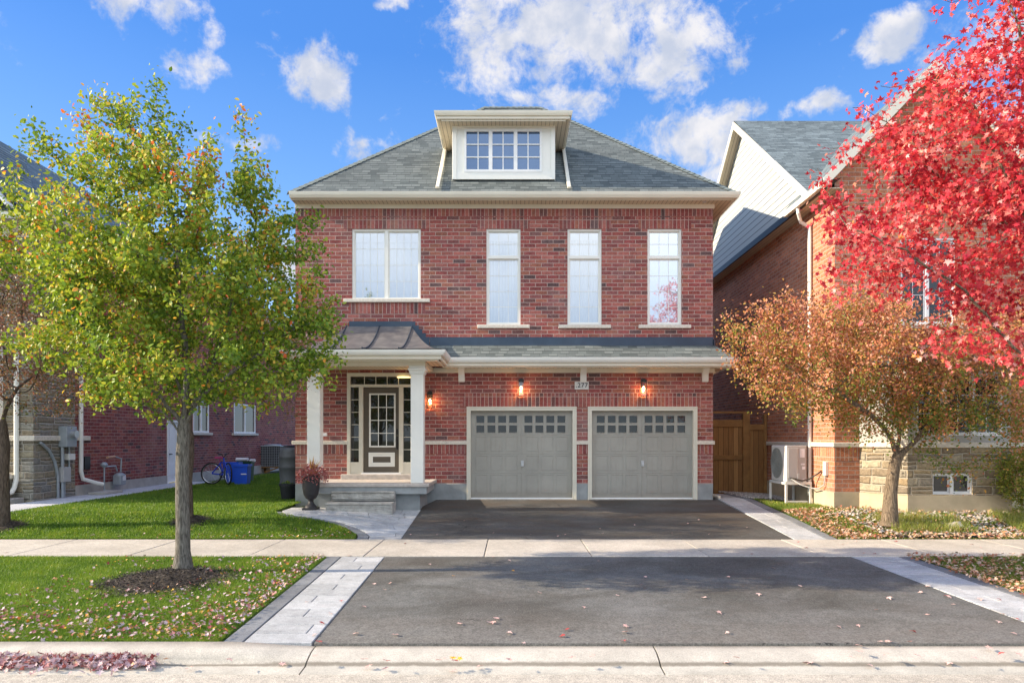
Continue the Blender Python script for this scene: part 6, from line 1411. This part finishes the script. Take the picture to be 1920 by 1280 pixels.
# single fallen leaves on the paving: each an object of its own
def single_leaf_mesh(seed, mat):
    rr = random.Random(seed); mb = MB(); mb.r = rr.random(); c1_, c2_ = rr.uniform(.2,.9), rr.uniform(-.5,.5)
    vs = [(x*1.0, y-.4, z+c1_*.35*(abs(x)**1.5)+c2_*.18*(y-.4)**2) for x, y, z in T_MAPLE]
    mb.add(vs, [list(f) for f in F_MAPLE]); o = mb.build('tmp', mat); me = o.data; bpy.data.objects.remove(o); me.name = 'fallen_leaf'; return me
LM = {m_: [single_leaf_mesh(i+hash(m_)%7*0, m_) for i in range(4)] for m_ in ('leaf_pinkish','leaf_darkred','leaf_orange')}
rl = random.Random(9)
def leaf_at(px, py, kind, label, group, size=None):
    p = G(px, py); 
    if p.y < 6.47: 
        p = Vector(((px-960)*6.3/F, 6.3, -.07)) if py < 1244 else Vector((0,0,0))
        zc = -.165 if py >= 1244 else -.085; 
        yy = (CZ-zc)*F/(py-820); p = Vector(((px-960)*yy/F, yy, zc+.008)) if py < 1262 else Vector(((px-960)*(CZ+.18)*F/(py-820)/F, (CZ+.18)*F/(py-820), -.172))
    o = bpy.data.objects.new('fallen_leaf', rl.choice(LM[kind])); COL.objects.link(o); s_ = (size or rl.uniform(.034,.05))*1.4
    o.location = (p.x, p.y, p.z+.014+s_*.08); o.scale = (s_,)*3; o.rotation_euler = (rl.uniform(-.3,.3), rl.uniform(-.3,.3), rl.uniform(0,6.28)); tag(o, label, 'leaf', group)
ORD = ['leftmost','second','third','fourth','fifth','sixth','seventh','eighth','ninth','tenth','eleventh','twelfth','thirteenth','fourteenth','fifteenth','sixteenth','seventeenth','eighteenth']
lab = {'leaf_pinkish': 'dried pinkish leaf', 'leaf_darkred': 'dark red leaf', 'leaf_orange': 'orange leaf'}
def strew(spots, kindf, rows, group, size=None):
    """single leaves; labelled by colour and by order from the left within each strip of the surface"""
    cells = {}
    for i, (px, py) in enumerate(spots):
        row = next(nm for lim, nm in rows if py < lim); cells.setdefault((kindf(i), row), []).append((px, py))
    for (k_, row), L in cells.items():
        L = sorted(L)
        for j, (px, py) in enumerate(L):
            o_ = '' if len(L) == 1 else (ORD[j]+' from the left' if j else 'leftmost')
            leaf_at(px, py, k_, ('only ' if len(L) == 1 else '')+lab[k_]+(', '+o_ if o_ else '')+' '+row, group, size)
drive = [(721,1107),(683,1139),(667,1190),(741,1192),(702,1096),(731,1095),(862,1171),(925,1169),(931,1161),(918,1169),(1012,1113),(1063,1182),(1055,1194),(1095,1140),(1101,1106),(1173,1176),(1172,1187),(1170,1203),(955,1188),(983,1210),(1123,1053),(955,1052),(962,1071),(925,1045),(1288,1088),(1366,1083),(1422,1116),(1320,1122),(1348,1150),(1364,1188),(1573,1177),(1609,1175),(1712,1186),(1667,1123),(1780,1121),(1726,1112),(1873,1168),(1902,1190),(1650,1205),(1665,1205),(1705,1207),(1788,1135),(1739,1154),(1643,1145),(1500,1100),(1450,1066),(1210,1083),(1158,1118),(806,1059),(850,1081)]
strew(drive, lambda i: 'leaf_darkred' if i in (17,12,32,11) else 'leaf_orange' if i in (22,49) else 'leaf_pinkish', [(1100,'on the back third of the lower driveway'),(1150,'on the middle of the lower driveway'),(1180,'on the lower driveway towards the kerb'),(1300,'on the driveway edge beside the kerb')], 'single leaves on the lower driveway')
strew([(870,977),(925,1000),(995,1003),(1060,1003),(1125,992),(1190,985),(1260,1000),(1350,985),(1400,990),(1130,1001),(820,1003),(1046,1006),(1330,1002),(1310,975),(1290,982),(770,1003)], lambda i: 'leaf_pinkish', [(990,'on the upper driveway near the garage'),(1300,'on the upper driveway near the sidewalk')], 'single leaves on the upper driveway', .03)
kerbl = [(590,1234),(683,1240),(725,1243),(820,1242),(831,1240),(850,1238),(862,1240),(853,1243),(955,1241),(1073,1237),(1110,1234),(1610,1214),(1612,1225),(1720,1233),(1660,1231),(1878,1229),(1855,1219),(1910,1231),(1828,1238),(1520,1247),(1510,1246),(1360,1246),(430,1241),(60,1266),(530,1249),(691,1254),(850,1262),(900,1253),(1632,1252),(1780,1248),(1380,1237),(1595,1236),(722,1258),(355,1257)]
strew(kerbl, lambda i: 'leaf_darkred' if i in (2,15,7) else 'leaf_orange' if i in (5,6) else 'leaf_pinkish', [(1238,'on top of the kerb'),(1246,'at the foot of the kerb'),(1300,'in the gutter by the road')], 'single leaves on the kerb', .048)
walkl = [(1497,1017),(1605,1016),(1512,1028),(1620,1038),(1640,1039),(1580,1022),(1680,1016),(655,1043),(760,1020),(12,1037),(495,1045),(1750,1012),(1410,1040),(1255,1036),(1822,1022),(1840,1028),(640,1128),(620,1152),(604,1170),(575,1130),(1775,1119),(1838,1125),(1873,1125),(1880,1153),(1905,1162),(590,1192),(598,1205),(1740,1100)]
strew(walkl, lambda i: 'leaf_darkred' if i % 2 == 0 else 'leaf_pinkish', [(1030,'on the sidewalk back edge'),(1048,'on the sidewalk front edge'),(1300,'on the paver strips beside the driveway')], 'single leaves on the sidewalk')
